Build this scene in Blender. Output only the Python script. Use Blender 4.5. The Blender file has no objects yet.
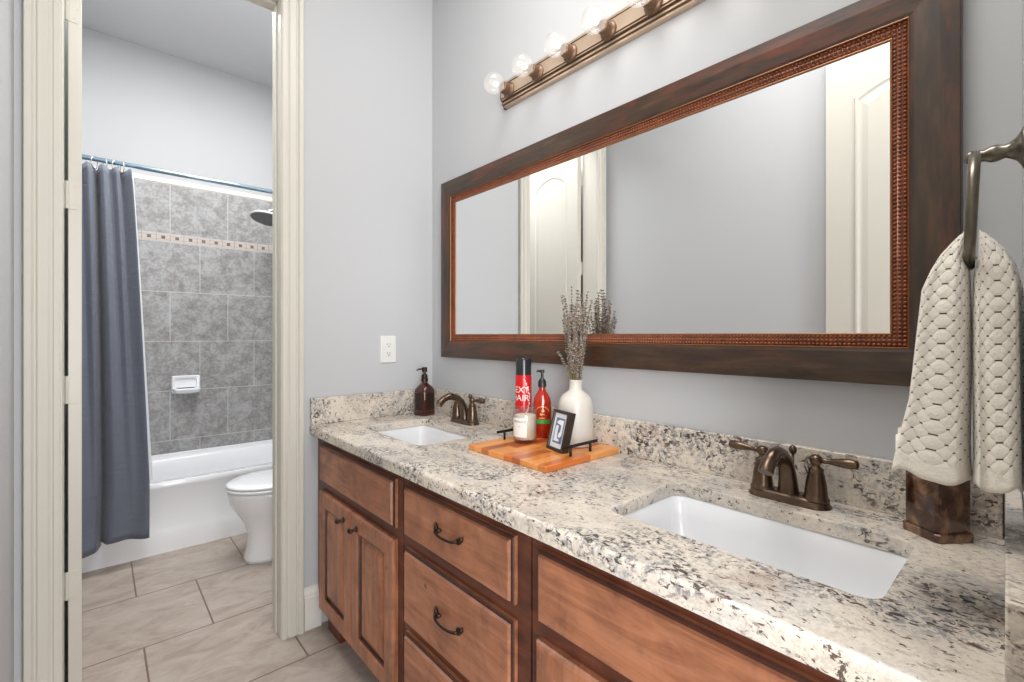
import bpy, bmesh, math, random
from mathutils import Vector, Matrix
random.seed(7)
PI = math.pi
SC = bpy.context.scene
COL = SC.collection
EYE = 1.245            # camera height above the floor
YAW = math.radians(41.42)

# ------------------------------------------------------------------ camera
cam = bpy.data.cameras.new('camera')
cam.sensor_width = 36.0
cam.lens = 470.0 / 1024 * 36.0
cam.shift_y = -5.8 / 1024
cam.clip_start = 0.01
cam_o = bpy.data.objects.new('camera', cam)
cam_o.location = (0, 0, EYE)
cam_o.rotation_euler = (PI / 2, 0, -YAW)
COL.objects.link(cam_o)
SC.camera = cam_o

# ------------------------------------------------------------------ world, exposure
w = bpy.data.worlds.new('world')
SC.world = w
w.use_nodes = True
w.node_tree.nodes['Background'].inputs[0].default_value = (0.8, 0.88, 1.0, 1)
w.node_tree.nodes['Background'].inputs[1].default_value = 0.6
SC.view_settings.view_transform = 'Standard'
SC.view_settings.look = 'None'
SC.view_settings.gamma = 1.0
SC.view_settings.use_curve_mapping = False
SC.view_settings.exposure = 0.44

# ------------------------------------------------------------------ room lights: bath ceiling light and added unseen fills
def area(name, loc, rot, sx, sy, power, col):
    l = bpy.data.lights.new(name, 'AREA')
    l.shape = 'RECTANGLE'; l.size = sx; l.size_y = sy
    l.energy = power; l.color = col
    o = bpy.data.objects.new(name, l)
    o.location = loc; o.rotation_euler = rot
    COL.objects.link(o)
    return o
CEIL = 3.205
area('vanity_room_overhead_fill', (0.55, 0.60, CEIL - 0.03), (0, 0, 0), 0.9, 1.0, 22, (1.0, 0.985, 0.965))  # added overhead fill for even light, no ceiling fixture known here
area('bath_room_ceiling_light', (0.45, 2.70, CEIL - 0.03), (0, 0, 0), 1.2, 0.8, 38, (0.985, 0.99, 1.0))
area('doorway_angled_fill', (-1.15, -2.15, 1.30), (PI / 2, 0, -math.radians(33)), 1.9, 2.4, 145, (0.94, 0.965, 1.0))  # added unseen fill, angled through the doorway onto wall and cabinet fronts
area('doorway_straight_fill', (0.95, -2.6, 1.25), (PI / 2, 0, 0), 0.9, 2.2, 66, (0.94, 0.965, 1.0))  # second added fill, straight through the doorway; no window is known there

# ------------------------------------------------------------------ helpers: objects
def obj(name, bm, mat, parent=None, smooth=False, bevel=None, segs=2, angle=35, sub=0):
    me = bpy.data.meshes.new(name)
    bm.normal_update()
    bm.to_mesh(me); bm.free()
    if mat is not None:
        for m in (mat if isinstance(mat, (list, tuple)) else [mat]):
            me.materials.append(m)
    if smooth:
        for p in me.polygons: p.use_smooth = True
    o = bpy.data.objects.new(name, me)
    COL.objects.link(o)
    if parent is not None: o.parent = parent
    if bevel:
        b = o.modifiers.new('bevel', 'BEVEL'); b.width = bevel; b.segments = segs
        b.limit_method = 'ANGLE'; b.angle_limit = math.radians(angle)
        b.harden_normals = False
        for p in me.polygons: p.use_smooth = True
        try:
            me.set_sharp_from_angle(angle=math.radians(50))
        except Exception: pass
    if sub:
        s = o.modifiers.new('sub', 'SUBSURF'); s.levels = sub; s.render_levels = sub
    return o

def tag(o, label, cat, group=None):
    o['label'] = label; o['category'] = cat
    if group: o['group'] = group
    return o

def empty(name, loc, label, cat, group=None, rotz=0.0):
    o = bpy.data.objects.new(name, None)
    o.empty_display_size = 0.05
    o.location = loc; o.rotation_euler = (0, 0, rotz)
    COL.objects.link(o)
    return tag(o, label, cat, group)

def struct(o):
    o['kind'] = 'structure'
    return o

def box(bm, x0, x1, y0, y1, z0, z1):
    vs = [bm.verts.new((x, y, z)) for x in (x0, x1) for y in (y0, y1) for z in (z0, z1)]
    for f in ((0, 1, 3, 2), (4, 6, 7, 5), (0, 4, 5, 1), (2, 3, 7, 6), (0, 2, 6, 4), (1, 5, 7, 3)):
        bm.faces.new([vs[i] for i in f])
    return vs

def B(*boxes):
    bm = bmesh.new()
    for b in boxes: box(bm, *b)
    bmesh.ops.recalc_face_normals(bm, faces=bm.faces)
    return bm

def prism(bm, pts, z0, z1):
    a = [bm.verts.new((p[0], p[1], z0)) for p in pts]
    b = [bm.verts.new((p[0], p[1], z1)) for p in pts]
    n = len(pts)
    bm.faces.new(a[::-1]); bm.faces.new(b)
    for i in range(n): bm.faces.new((a[i], a[(i + 1) % n], b[(i + 1) % n], b[i]))

def lathe(bm, prof, seg=32, cx=0, cy=0, cap0=True, cap1=True, sx=1.0, sy=1.0):
    rings = []
    for r, z in prof:
        rings.append([bm.verts.new((cx + sx * r * math.cos(2 * PI * k / seg), cy + sy * r * math.sin(2 * PI * k / seg), z)) for k in range(seg)])
    for a, b in zip(rings, rings[1:]):
        for k in range(seg):
            bm.faces.new((a[k], a[(k + 1) % seg], b[(k + 1) % seg], b[k]))
    if cap0: bm.faces.new(rings[0][::-1])
    if cap1: bm.faces.new(rings[-1])
    return rings

def tube(bm, pts, rad, seg=12, cap=True, flat=None):
    pts = [Vector(p) for p in pts]
    n = len(pts)
    if not isinstance(rad, (list, tuple)): rad = [rad] * n
    rings = []
    t0 = (pts[1] - pts[0]).normalized()
    up = Vector((0, 0, 1)) if abs(t0.z) < 0.9 else Vector((0, 1, 0))
    nrm = (up - t0 * up.dot(t0)).normalized()
    for i, p in enumerate(pts):
        t = (pts[min(i + 1, n - 1)] - pts[max(i - 1, 0)]).normalized()
        nrm = (nrm - t * nrm.dot(t)).normalized()
        bn = t.cross(nrm)
        fl = 1.0 if flat is None else flat
        rings.append([bm.verts.new(p + rad[i] * (math.cos(2 * PI * k / seg) * nrm * fl + math.sin(2 * PI * k / seg) * bn)) for k in range(seg)])
    for a, b in zip(rings, rings[1:]):
        for k in range(seg):
            bm.faces.new((a[k], a[(k + 1) % seg], b[(k + 1) % seg], b[k]))
    if cap:
        bm.faces.new(rings[0][::-1]); bm.faces.new(rings[-1])
    return rings

def loft(bm, rings, cap0=True, cap1=True):
    R = [[bm.verts.new(p) for p in r] for r in rings]
    n = len(R[0])
    for a, b in zip(R, R[1:]):
        for k in range(n):
            bm.faces.new((a[k], a[(k + 1) % n], b[(k + 1) % n], b[k]))
    if cap0: bm.faces.new(R[0][::-1])
    if cap1: bm.faces.new(R[-1])
    return R

def rrect(x0, x1, y0, y1, r, n=6):
    pts = []
    for cx, cy, a0 in ((x1 - r, y1 - r, 0), (x0 + r, y1 - r, 90), (x0 + r, y0 + r, 180), (x1 - r, y0 + r, 270)):
        for k in range(n + 1):
            a = math.radians(a0 + 90 * k / n)
            pts.append((cx + r * math.cos(a), cy + r * math.sin(a)))
    return pts

def sweep_rect(bm, rect, prof):
    """mitred frame in the YZ plane facing -X; rect=(y0,y1,z0,z1); prof=[(inset, x)]"""
    y0, y1, z0, z1 = rect
    loops = []
    for u, x in prof:
        loops.append([bm.verts.new((x, a, b)) for a, b in ((y0 + u, z0 + u), (y1 - u, z0 + u), (y1 - u, z1 - u), (y0 + u, z1 - u))])
    for a, b in zip(loops, loops[1:]):
        for k in range(4):
            bm.faces.new((a[k], a[(k + 1) % 4], b[(k + 1) % 4], b[k]))

# ------------------------------------------------------------------ helpers: materials
class NT:
    def __init__(s, name):
        s.m = bpy.data.materials.new(name); s.m.use_nodes = True
        s.t = s.m.node_tree; s.b = s.t.nodes['Principled BSDF']
        s.out = s.t.nodes['Material Output']
    def n(s, typ, **kw):
        nd = s.t.nodes.new(typ)
        for k, v in kw.items():
            if k in nd.inputs.keys() if isinstance(k, str) else False:
                s.put(nd.inputs[k], v)
            else: setattr(nd, k, v)
        return nd
    def put(s, inp, v):
        if isinstance(v, bpy.types.NodeSocket): s.t.links.new(v, inp)
        else:
            if hasattr(inp, 'default_value') and hasattr(inp.default_value, '__len__') and isinstance(v, (tuple, list)) and len(inp.default_value) == 4 and len(v) == 3:
                v = (*v, 1)
            inp.default_value = v
    def coord(s, scale=(1, 1, 1), loc=(0, 0, 0), rot=(0, 0, 0), kind='Object'):
        tc = s.n('ShaderNodeTexCoord')
        mp = s.n('ShaderNodeMapping')
        s.t.links.new(tc.outputs[kind], mp.inputs[0])
        mp.inputs['Scale'].default_value = scale; mp.inputs['Location'].default_value = loc
        mp.inputs['Rotation'].default_value = rot
        return mp.outputs[0]
    def noise(s, vec, scale, detail=4, rough=0.6, dist=0.0):
        nd = s.n('ShaderNodeTexNoise'); s.put(nd.inputs['Vector'], vec)
        nd.inputs['Scale'].default_value = scale; nd.inputs['Detail'].default_value = detail
        nd.inputs['Roughness'].default_value = rough; nd.inputs['Distortion'].default_value = dist
        return nd.outputs['Fac']
    def ramp(s, fac, stops, interp='LINEAR'):
        nd = s.n('ShaderNodeValToRGB'); s.put(nd.inputs[0], fac)
        cr = nd.color_ramp; cr.interpolation = interp
        while len(cr.elements) < len(stops): cr.elements.new(0.5)
        for e, (p, c) in zip(cr.elements, stops):
            e.position = p
            e.color = (c, c, c, 1) if not isinstance(c, (tuple, list)) else (*c, 1)
        return nd.outputs[0]
    def mix(s, fac, a, b, mode='MIX'):
        nd = s.n('ShaderNodeMix'); nd.data_type = 'RGBA'; nd.blend_type = mode
        s.put(nd.inputs[0], fac); s.put(nd.inputs[6], a); s.put(nd.inputs[7], b)
        return nd.outputs[2]
    def math(s, op, a, b=0.0, c=0.0):
        nd = s.n('ShaderNodeMath'); nd.operation = op
        s.put(nd.inputs[0], a); s.put(nd.inputs[1], b); s.put(nd.inputs[2], c)
        return nd.outputs[0]
    def bump(s, h, strength=0.3, dist=0.01):
        nd = s.n('ShaderNodeBump'); s.put(nd.inputs['Height'], h)
        nd.inputs['Strength'].default_value = strength; nd.inputs['Distance'].default_value = dist
        s.t.links.new(nd.outputs[0], s.b.inputs['Normal'])
        return nd
    def set(s, **kw):
        for k, v in kw.items(): s.put(s.b.inputs[k.replace('_', ' ')], v)
        return s.m

def lin(r, g, b):
    f = lambda v: ((v / 255 + 0.055) / 1.055) ** 2.4 if v > 10 else v / 255 / 12.92
    return (f(r), f(g), f(b))

def simple(name, col, rough=0.5, metal=0.0, var=0.06, scale=30, bumpy=0.0, **kw):
    s = NT(name)
    v = s.noise(s.coord(), scale)
    lo = tuple(c * (1 - var) for c in col); hi = tuple(min(1, c * (1 + var)) for c in col)
    c = s.ramp(v, [(0.3, lo), (0.7, hi)])
    s.set(Base_Color=c, Roughness=rough, Metallic=metal, **kw)
    if bumpy: s.bump(v, bumpy, 0.003)
    return s.m

def m_wall(name, col):
    s = NT(name); co = s.coord()
    c = s.ramp(s.noise(co, 1.5, 2), [(0.3, tuple(x * 0.985 for x in col)), (0.7, col)])
    s.set(Base_Color=c, Roughness=0.75, Specular_IOR_Level=0.25)
    s.bump(s.noise(co, 140, 3, 0.5), 0.10, 0.002)
    return s.m
M_WALL = m_wall('painted_wall', (0.495, 0.497, 0.503))
M_CEIL = m_wall('painted_ceiling', (0.62, 0.625, 0.635))
M_TRIM = simple('cream_trim_paint', (0.585, 0.555, 0.485), 0.35, var=0.01, scale=3)
M_TRIMW = simple('white_trim_paint', (0.70, 0.675, 0.62), 0.35, var=0.01, scale=3)
M_PORC = simple('white_porcelain', (0.89, 0.90, 0.915), 0.12, var=0.005, scale=3, Coat_Weight=0.3)
M_SINK = simple('sink_porcelain', (0.80, 0.80, 0.81), 0.2, var=0.005, scale=3)
M_BLACK = simple('black_plastic', (0.018, 0.017, 0.016), 0.35)
M_BLKMET = simple('black_metal', (0.02, 0.017, 0.015), 0.4, 0.6)
M_DARK = simple('dark_gap', (0.01, 0.007, 0.005), 0.9)
M_PLATE = simple('outlet_plastic', (0.72, 0.71, 0.68), 0.35, var=0.01)
M_CHROME = simple('blue_chrome', (0.36, 0.50, 0.60), 0.25, 1.0, var=0.05)
M_STEEL = simple('steel', (0.6, 0.6, 0.6), 0.25, 1.0)
M_GREYRUB = simple('nozzle_grey', (0.19, 0.195, 0.20), 0.6, var=0.4, scale=300)

def m_granite():
    s = NT('granite')
    co = s.coord()
    cl = s.coord(scale=(1.0, 0.65, 1.0), rot=(0.3, 0.2, 0.55))
    big = s.noise(cl, 4.5, 4, 0.6, 0.6)
    base = s.ramp(big, [(0.28, (0.46, 0.43, 0.40)), (0.42, (0.63, 0.565, 0.485)), (0.55, (0.73, 0.655, 0.56)), (0.75, (0.68, 0.64, 0.59))])
    fine = s.noise(co, 120, 5, 0.75)
    base = s.mix(0.55, base, s.ramp(fine, [(0.32, (0.50, 0.47, 0.44)), (0.55, (1.0, 0.98, 0.95))]), 'MULTIPLY')
    # smoky grey clusters broken into grains
    zone = s.ramp(s.noise(cl, 5.5, 4, 0.65, 1.0), [(0.43, 0.0), (0.57, 1.0)])
    gr = s.ramp(s.noise(co, 75, 4, 0.75), [(0.47, 0.0), (0.56, 1.0)])
    c = s.mix(s.math('MULTIPLY', s.math('MULTIPLY', gr, zone), 0.78), base, (0.17, 0.17, 0.18))
    # pale grey-blue veils
    veil = s.math('MULTIPLY', s.ramp(s.noise(cl, 8, 3, 0.6, 0.5), [(0.55, 0.0), (0.66, 1.0)]), 0.45)
    c = s.mix(veil, c, (0.40, 0.40, 0.40))
    tm = s.math('MULTIPLY', s.ramp(s.noise(cl, 9, 3, 0.6, 0.3), [(0.62, 0.0), (0.72, 1.0)]), 0.35)
    c = s.mix(tm, c, (0.42, 0.27, 0.17))
    # dark flakes: small ones everywhere, dense in the zones, larger clumps in a few
    fl = s.coord(scale=(1.0, 0.6, 0.85), rot=(0.5, 0.3, 0.95))
    n1 = s.noise(fl, 110, 2.0, 0.55, 0.8)
    f1 = s.ramp(n1, [(0.655, 0.0), (0.68, 1.0)])
    f2 = s.ramp(n1, [(0.575, 0.0), (0.605, 1.0)])
    f3 = s.ramp(s.noise(fl, 42, 5.0, 0.75, 1.6), [(0.58, 0.0), (0.605, 1.0)])
    z3 = s.ramp(s.noise(cl, 9, 3, 0.6, 0.8), [(0.52, 0.0), (0.60, 1.0)])
    dk = s.math('MAXIMUM', f1, s.math('MAXIMUM', s.math('MULTIPLY', f2, zone), s.math('MULTIPLY', f3, z3)))
    dcol = s.ramp(s.noise(co, 12, 2), [(0.4, (0.022, 0.020, 0.022)), (0.6, (0.075, 0.040, 0.028))])
    c = s.mix(s.math('MULTIPLY', dk, 0.9), c, dcol)
    s.set(Base_Color=c, Roughness=0.22, Specular_IOR_Level=0.35)
    return s.m
M_GRAN = m_granite()

def m_wood(name, dark, mid, light, grain='Z', rough=0.4, blotch=1.0, coat=0.15):
    s = NT(name)
    sc = {'Z': (1, 1, 0.12), 'Y': (1, 0.12, 1), 'X': (0.12, 1, 1)}[grain]
    co = s.coord(scale=sc)
    g = s.noise(co, 22, 6, 0.65, 1.2)
    c = s.ramp(g, [(0.22, dark), (0.5, mid), (0.80, light)])
    bl = s.noise(s.coord(), 8, 5, 0.62, 1.2)
    c = s.mix(0.75 * blotch, c, s.ramp(bl, [(0.30, (0.40, 0.38, 0.40)), (0.46, (0.80, 0.78, 0.79)), (0.60, (1.0, 0.98, 0.95)), (0.75, (1.0, 1.0, 1.0))]), 'MULTIPLY')
    # sparse dark knots and ticks
    kn = s.ramp(s.noise(s.coord(scale=(1, 0.9, 1.3)), 19, 2, 0.4), [(0.79, 0.0), (0.815, 1.0)])
    c = s.mix(s.math('MULTIPLY', kn, 0.8), c, tuple(x * 0.2 for x in dark))
    s.set(Base_Color=c, Roughness=rough, Coat_Weight=coat, Coat_Roughness=0.25)
    s.bump(g, 0.06, 0.002)
    return s.m
M_ALDER = m_wood('alder_front', lin(112, 66, 44), lin(158, 103, 73), lin(188, 131, 98), 'Y')
M_ALDERV = m_wood('alder_door', lin(112, 66, 44), lin(158, 103, 73), lin(188, 131, 98), 'Z')
M_FRAMEW = m_wood('alder_face_frame_shaded', lin(66, 30, 18), lin(94, 50, 33), lin(122, 72, 50), 'Y')  # reddish alder, darkened so the colour holds the shadow on the rails
M_GLAZE = m_wood('glazed_groove', lin(46, 20, 12), lin(66, 30, 18), lin(84, 42, 26), 'Y')
M_TOE = m_wood('toe_kick_wood', lin(70, 30, 18), lin(95, 45, 28), lin(110, 58, 36), 'Y')

def m_distress(name, grain):
    s = NT(name)
    sc = (1, 0.16, 1) if grain == 'Y' else (1, 1, 0.16)
    co = s.coord(scale=sc)
    g = s.noise(co, 40, 5, 0.65, 0.4)
    c = s.ramp(g, [(0.3, lin(38, 24, 15)), (0.55, lin(62, 43, 28)), (0.8, lin(88, 66, 42))])
    wear = s.math('MULTIPLY', s.ramp(s.noise(s.coord(scale=sc), 18, 5, 0.7), [(0.50, 0.0), (0.66, 1.0)]),
                  s.ramp(s.noise(s.coord(), 5, 3), [(0.40, 0.2), (0.60, 1.0)]))
    c = s.mix(s.math('MULTIPLY', wear, 0.7), c, lin(118, 54, 28))
    s.set(Base_Color=c, Roughness=0.38, Coat_Weight=0.2, Coat_Roughness=0.3)
    s.bump(g, 0.08, 0.002)
    return s.m
M_DISTH = m_distress('distressed_rail', 'Y')
M_DISTV = m_distress('distressed_stile', 'Z')
M_BEAD = simple('copper_bead', lin(124, 68, 40), 0.36, 0.2, var=0.3, scale=25)
M_GILT = simple('gilt_line', lin(140, 92, 56), 0.4, 0.4)
s_ = NT('mirror_glass'); s_.set(Base_Color=(0.93, 0.94, 0.94), Metallic=1.0, Roughness=0.0); M_MIRROR = s_.m
M_BRONZE = simple('oil_rubbed_bronze', lin(98, 80, 66), 0.27, 0.85, var=0.18, scale=40)
M_PULL = simple('dark_pull_bronze', lin(60, 46, 38), 0.35, 0.8, var=0.2, scale=60)
M_PEWTER = simple('antique_pewter', lin(112, 106, 94), 0.3, 0.9, var=0.15, scale=60)
M_BARMET = simple('brushed_champagne', lin(196, 174, 152), 0.36, 0.5, var=0.05, scale=8)
M_BARDK = simple('brushed_brown', lin(112, 86, 68), 0.38, 0.6, var=0.1, scale=20)
M_CURTDK = None

def m_floor():
    s = NT('floor_tile')
    co = s.coord()
    br = s.n('ShaderNodeTexBrick')
    mp = s.n('ShaderNodeMapping'); s.t.links.new(co, mp.inputs[0])
    mp.inputs['Location'].default_value = (-0.139 + 0.2375, 0.05, 0)   # seams fitted to the photo
    s.t.links.new(mp.outputs[0], br.inputs['Vector'])
    br.inputs['Color1'].default_value = (0.42, 0.42, 0.42, 1); br.inputs['Color2'].default_value = (0.58, 0.58, 0.58, 1)
    br.inputs['Mortar'].default_value = (0, 0, 0, 1)
    br.inputs['Scale'].default_value = 1.0
    br.inputs['Mortar Size'].default_value = 0.0035
    br.inputs['Mortar Smooth'].default_value = 0.1
    br.inputs['Brick Width'].default_value = 0.475
    br.inputs['Row Height'].default_value = 0.485
    st = s.noise(s.coord(scale=(1.0, 1.9, 1), rot=(0, 0, 0.35)), 6, 8, 0.68, 0.9)
    c = s.ramp(st, [(0.28, lin(146, 132, 120)), (0.46, lin(170, 156, 144)), (0.62, lin(184, 172, 161)), (0.8, lin(168, 158, 148))])
    c = s.mix(0.35, c, s.mix(1.0, c, s.mix(0.5, br.outputs['Color'], (0.9, 0.9, 0.9)), 'MULTIPLY'))
    c = s.mix(br.outputs['Fac'], c, lin(112, 94, 80))
    s.set(Base_Color=c, Roughness=0.45)
    s.bump(s.math('SUBTRACT', s.math('MULTIPLY', st, 0.15), br.outputs['Fac']), 0.35, 0.003)
    return s.m
M_FLOOR = m_floor()

def m_walltile():
    s = NT('wall_tile')
    tc = s.n('ShaderNodeTexCoord'); sp = s.n('ShaderNodeSeparateXYZ'); s.t.links.new(tc.outputs['Object'], sp.inputs[0])
    z = sp.outputs[2]; above = s.math('GREATER_THAN', z, EYE + 0.68)
    z2 = s.math('SUBTRACT', s.math('SUBTRACT', z, EYE - 0.733 - 3.45 + 3.45), s.math('MULTIPLY', above, 0.057))
    u = s.math('ADD', sp.outputs[0], s.math('MULTIPLY', sp.outputs[1], 0.0))
    cb = s.n('ShaderNodeCombineXYZ'); s.put(cb.inputs[0], s.math('SUBTRACT', u, 0.205 - 3.5)); s.put(cb.inputs[1], s.math('ADD', z2, 3.45 * 2 * 0.1 * 10 / 10))
    br = s.n('ShaderNodeTexBrick'); s.t.links.new(cb.outputs[0], br.inputs['Vector'])
    br.inputs['Scale'].default_value = 1.0
    br.inputs['Color1'].default_value = (0.45, 0.45, 0.45, 1); br.inputs['Color2'].default_value = (0.58, 0.58, 0.58, 1)
    br.inputs['Mortar Size'].default_value = 0.0026; br.inputs['Mortar Smooth'].default_value = 0.4
    br.inputs['Brick Width'].default_value = 0.35; br.inputs['Row Height'].default_value = 0.345
    st = s.mix(0.35, s.noise(s.coord(), 14, 9, 0.75, 0.25), s.noise(s.coord(), 60, 5, 0.7))
    c = s.ramp(st, [(0.36, lin(124, 121, 118)), (0.48, lin(154, 152, 150)), (0.58, lin(180, 180, 181)), (0.70, lin(158, 155, 151))])
    c = s.mix(0.3, c, s.mix(1.0, c, s.mix(0.4, br.outputs['Color'], (1, 1, 1)), 'MULTIPLY'))
    c = s.mix(br.outputs['Fac'], c, lin(196, 195, 192))
    s.set(Base_Color=c, Roughness=0.35)
    s.bump(s.math('SUBTRACT', s.math('MULTIPLY', st, 0.2), br.outputs['Fac']), 0.2, 0.002)
    return s.m
M_WTILE = m_walltile()

def m_mosaic():
    s = NT('mosaic_band')
    tc = s.n('ShaderNodeTexCoord'); sp = s.n('ShaderNodeSeparateXYZ'); s.t.links.new(tc.outputs['Object'], sp.inputs[0])
    u = s.math('FRACT', s.math('ADD', s.math('DIVIDE', sp.outputs[0], 0.0785), 10.15))
    v = s.math('DIVIDE', s.math('SUBTRACT', sp.outputs[2], EYE + 0.650), 0.054)
    du = s.math('ABSOLUTE', s.math('SUBTRACT', u, 0.5)); dv = s.math('ABSOLUTE', s.math('SUBTRACT', v, 0.5))
    sq = s.math('MULTIPLY', s.math('LESS_THAN', du, 0.14), s.math('LESS_THAN', dv, 0.21))
    c = s.mix(s.noise(s.coord(), 40), lin(176, 166, 158), lin(205, 196, 188))
    gr = s.math('GREATER_THAN', du, 0.475)
    g2 = s.math('MULTIPLY', s.math('LESS_THAN', s.math('ABSOLUTE', s.math('SUBTRACT', dv, 0.25)), 0.02), s.math('GREATER_THAN', du, 0.17))
    c = s.mix(s.math('MAXIMUM', gr, g2), c, lin(150, 142, 136))
    c = s.mix(sq, c, s.mix(s.noise(s.coord(), 26, 1), lin(70, 62, 58), lin(140, 124, 112)))
    s.set(Base_Color=c, Roughness=0.35)
    return s.m
M_MOSAIC = m_mosaic()

def m_curtain():
    s = NT('curtain_fabric')
    w = s.noise(s.coord(scale=(1, 1, 2.5)), 9, 5, 0.6, 1.5)
    th = s.noise(s.coord(), 420, 2)
    c = s.mix(th, lin(88, 93, 104), lin(110, 115, 127))
    s.set(Base_Color=c, Roughness=0.75, Sheen_Weight=0.2, Specular_IOR_Level=0.25)
    s.bump(s.math('ADD', s.math('MULTIPLY', w, 1.0), s.math('MULTIPLY', th, 0.05)), 0.45, 0.012)
    return s.m
M_CURT = m_curtain()
M_LINER = simple('white_liner', (0.78, 0.80, 0.82), 0.5, var=0.01)

# ------------------------------------------------------------------ structure
WX = 1.283      # vanity wall
WY = 2.07       # wall with the bathroom doorway
WY2 = 2.19
LX = -0.19      # left wall of the vanity room
BX = -0.24      # left wall of the bath room
TUBY = 3.331
BY = 4.045      # painted rear wall plane, tile face at 4.03
DX0, DX1 = -0.0835, 0.563   # door opening
DZ = EYE + 1.388

struct(obj('floor', B((-2.0, 2.6, -3.2, 4.2, -0.05, 0.0)), M_FLOOR))
struct(obj('ceiling', B((-2.0, 2.6, -3.2, 4.2, CEIL, CEIL + 0.05)), M_CEIL))
fy = lambda x: 0.0376 * x - 0.0198        # face of the front wall (towel ring wall)
struct(obj('wall_right', B((WX, WX + 0.12, -0.15, 4.2, 0, CEIL)), M_WALL))
struct(obj('wall_back', B((LX - 0.1, DX0 - 0.02, WY, WY2, 0, CEIL), (DX1 + 0.02, WX, WY, WY2, 0, CEIL), (DX0 - 0.02, DX1 + 0.02, WY, WY2, DZ + 0.02, CEIL)), M_WALL))
struct(obj('wall_left', B((LX - 0.1, LX, -0.15, WY, 0, CEIL)), M_WALL))
bm = bmesh.new()
prism(bm, [(0.62, fy(0.62)), (0.62, -0.15), (WX, -0.15), (WX, fy(WX))], 0, CEIL)
prism(bm, [(LX, fy(0.62)), (LX, -0.15), (0.62, -0.15), (0.62, fy(0.62))], 2.65, CEIL)
bmesh.ops.recalc_face_normals(bm, faces=bm.faces)
struct(obj('wall_front', bm, M_WALL))
struct(obj('wall_bath_left', B((BX - 0.1, BX, WY2, 4.2, 0, CEIL)), M_WALL))
struct(obj('wall_bath_rear', B((BX, WX, BY, 4.2, 0, CEIL)), M_WALL))
# bedroom beyond the entry doorway (behind the camera)
struct(obj('wall_bedroom', B((-2.0, LX - 0.1, -0.15, -0.05, 0, CEIL), (WX + 0.12, 2.6, -0.15, -0.05, 0, CEIL),
                             (-2.0, -1.9, -3.2, -0.15, 0, CEIL), (2.5, 2.6, -3.2, -0.15, 0, CEIL), (-1.9, 2.5, -3.2, -3.1, 0, CEIL)), M_WALL))

# tiled tub surround with its mosaic band and white edge trim
tz0, tz1 = 0.40, EYE + 1.05
sur = struct(obj('wall_surround', B((BX + 0.013, WX - 0.013, 4.03, BY, tz0, tz1), (WX - 0.013, WX, TUBY - 0.02, 4.03, tz0, tz1), (BX, BX + 0.013, TUBY - 0.02, 4.03, tz0, tz1)), M_WTILE))
obj('mosaic_band', B((BX + 0.014, WX - 0.014, 4.0285, 4.0305, EYE + 0.650, EYE + 0.704)), M_MOSAIC, sur)
obj('edge_trim', B((BX + 0.013, WX - 0.013, 4.026, BY, tz1, tz1 + 0.035)), M_TRIMW, sur, bevel=0.004)

# door casings, jambs and head
def casing_profile_x(x_in, x_out):
    """points (x, proud) across a casing from the opening edge outwards"""
    d = 1 if x_out > x_in else -1
    wdt = abs(x_out - x_in)
    pr = [(0, 0.0), (0, 0.011), (0.004, 0.0135), (0.016, 0.0135), (0.019, 0.0105), (0.023, 0.0105), (0.030, 0.0165), (0.052, 0.0165), (0.056, 0.0125), (0.060, 0.0125), (0.066, 0.0215), (wdt - 0.003, 0.0215), (wdt, 0.0185), (wdt, 0.0)]
    return [(x_in + d * a, b) for a, b in pr]
def casing(bm, x_in, x_out, z0, z1, yface, sgn):
    pr = casing_profile_x(x_in, x_out)
    a = [bm.verts.new((x, yface + sgn * p, z0)) for x, p in pr]
    b = [bm.verts.new((x, yface + sgn * p, z1)) for x, p in pr]
    n = len(pr)
    for i in range(n - 1): bm.faces.new((a[i], a[i + 1], b[i + 1], b[i]))
    bm.faces.new(a); bm.faces.new(b[::-1])
CW = 0.083
bm = bmesh.new(); casing(bm, DX1 + 0.003, DX1 + 0.003 + CW, 0, DZ + CW, WY, -1); bmesh.ops.recalc_face_normals(bm, faces=bm.faces)
struct(obj('trim_1', bm, M_TRIM))
bm = bmesh.new(); casing(bm, DX0 - 0.003, DX0 - 0.003 - CW, 0, DZ + CW, WY, -1); bmesh.ops.recalc_face_normals(bm, faces=bm.faces)
struct(obj('trim_2', bm, M_TRIM))
struct(obj('trim_3', B((DX0 - 0.006 - CW, DX1 + 0.006 + CW, WY - 0.02, WY, DZ + 0.006, DZ + CW)), M_TRIM, bevel=0.003))
# jambs with door stop
struct(obj('trim_4', B((DX1, DX1 + 0.02, WY - 0.002, WY2 + 0.002, 0, DZ), (DX1 - 0.007, DX1, WY + 0.05, WY + 0.082, 0, DZ)), M_TRIM, bevel=0.002))
struct(obj('trim_5', B((DX0 - 0.02, DX0, WY - 0.002, WY2 + 0.002, 0, DZ), (DX0 - 0.001, DX0 + 0.0002, WY + 0.05, WY + 0.082, 0, DZ)), M_TRIM, bevel=0.001))
struct(obj('trim_6', B((DX0 - 0.02, DX1 + 0.02, WY - 0.002, WY2 + 0.002, DZ, DZ + 0.02), (DX0, DX1, WY + 0.05, WY + 0.082, DZ - 0.012, DZ)), M_TRIM, bevel=0.002))
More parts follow.
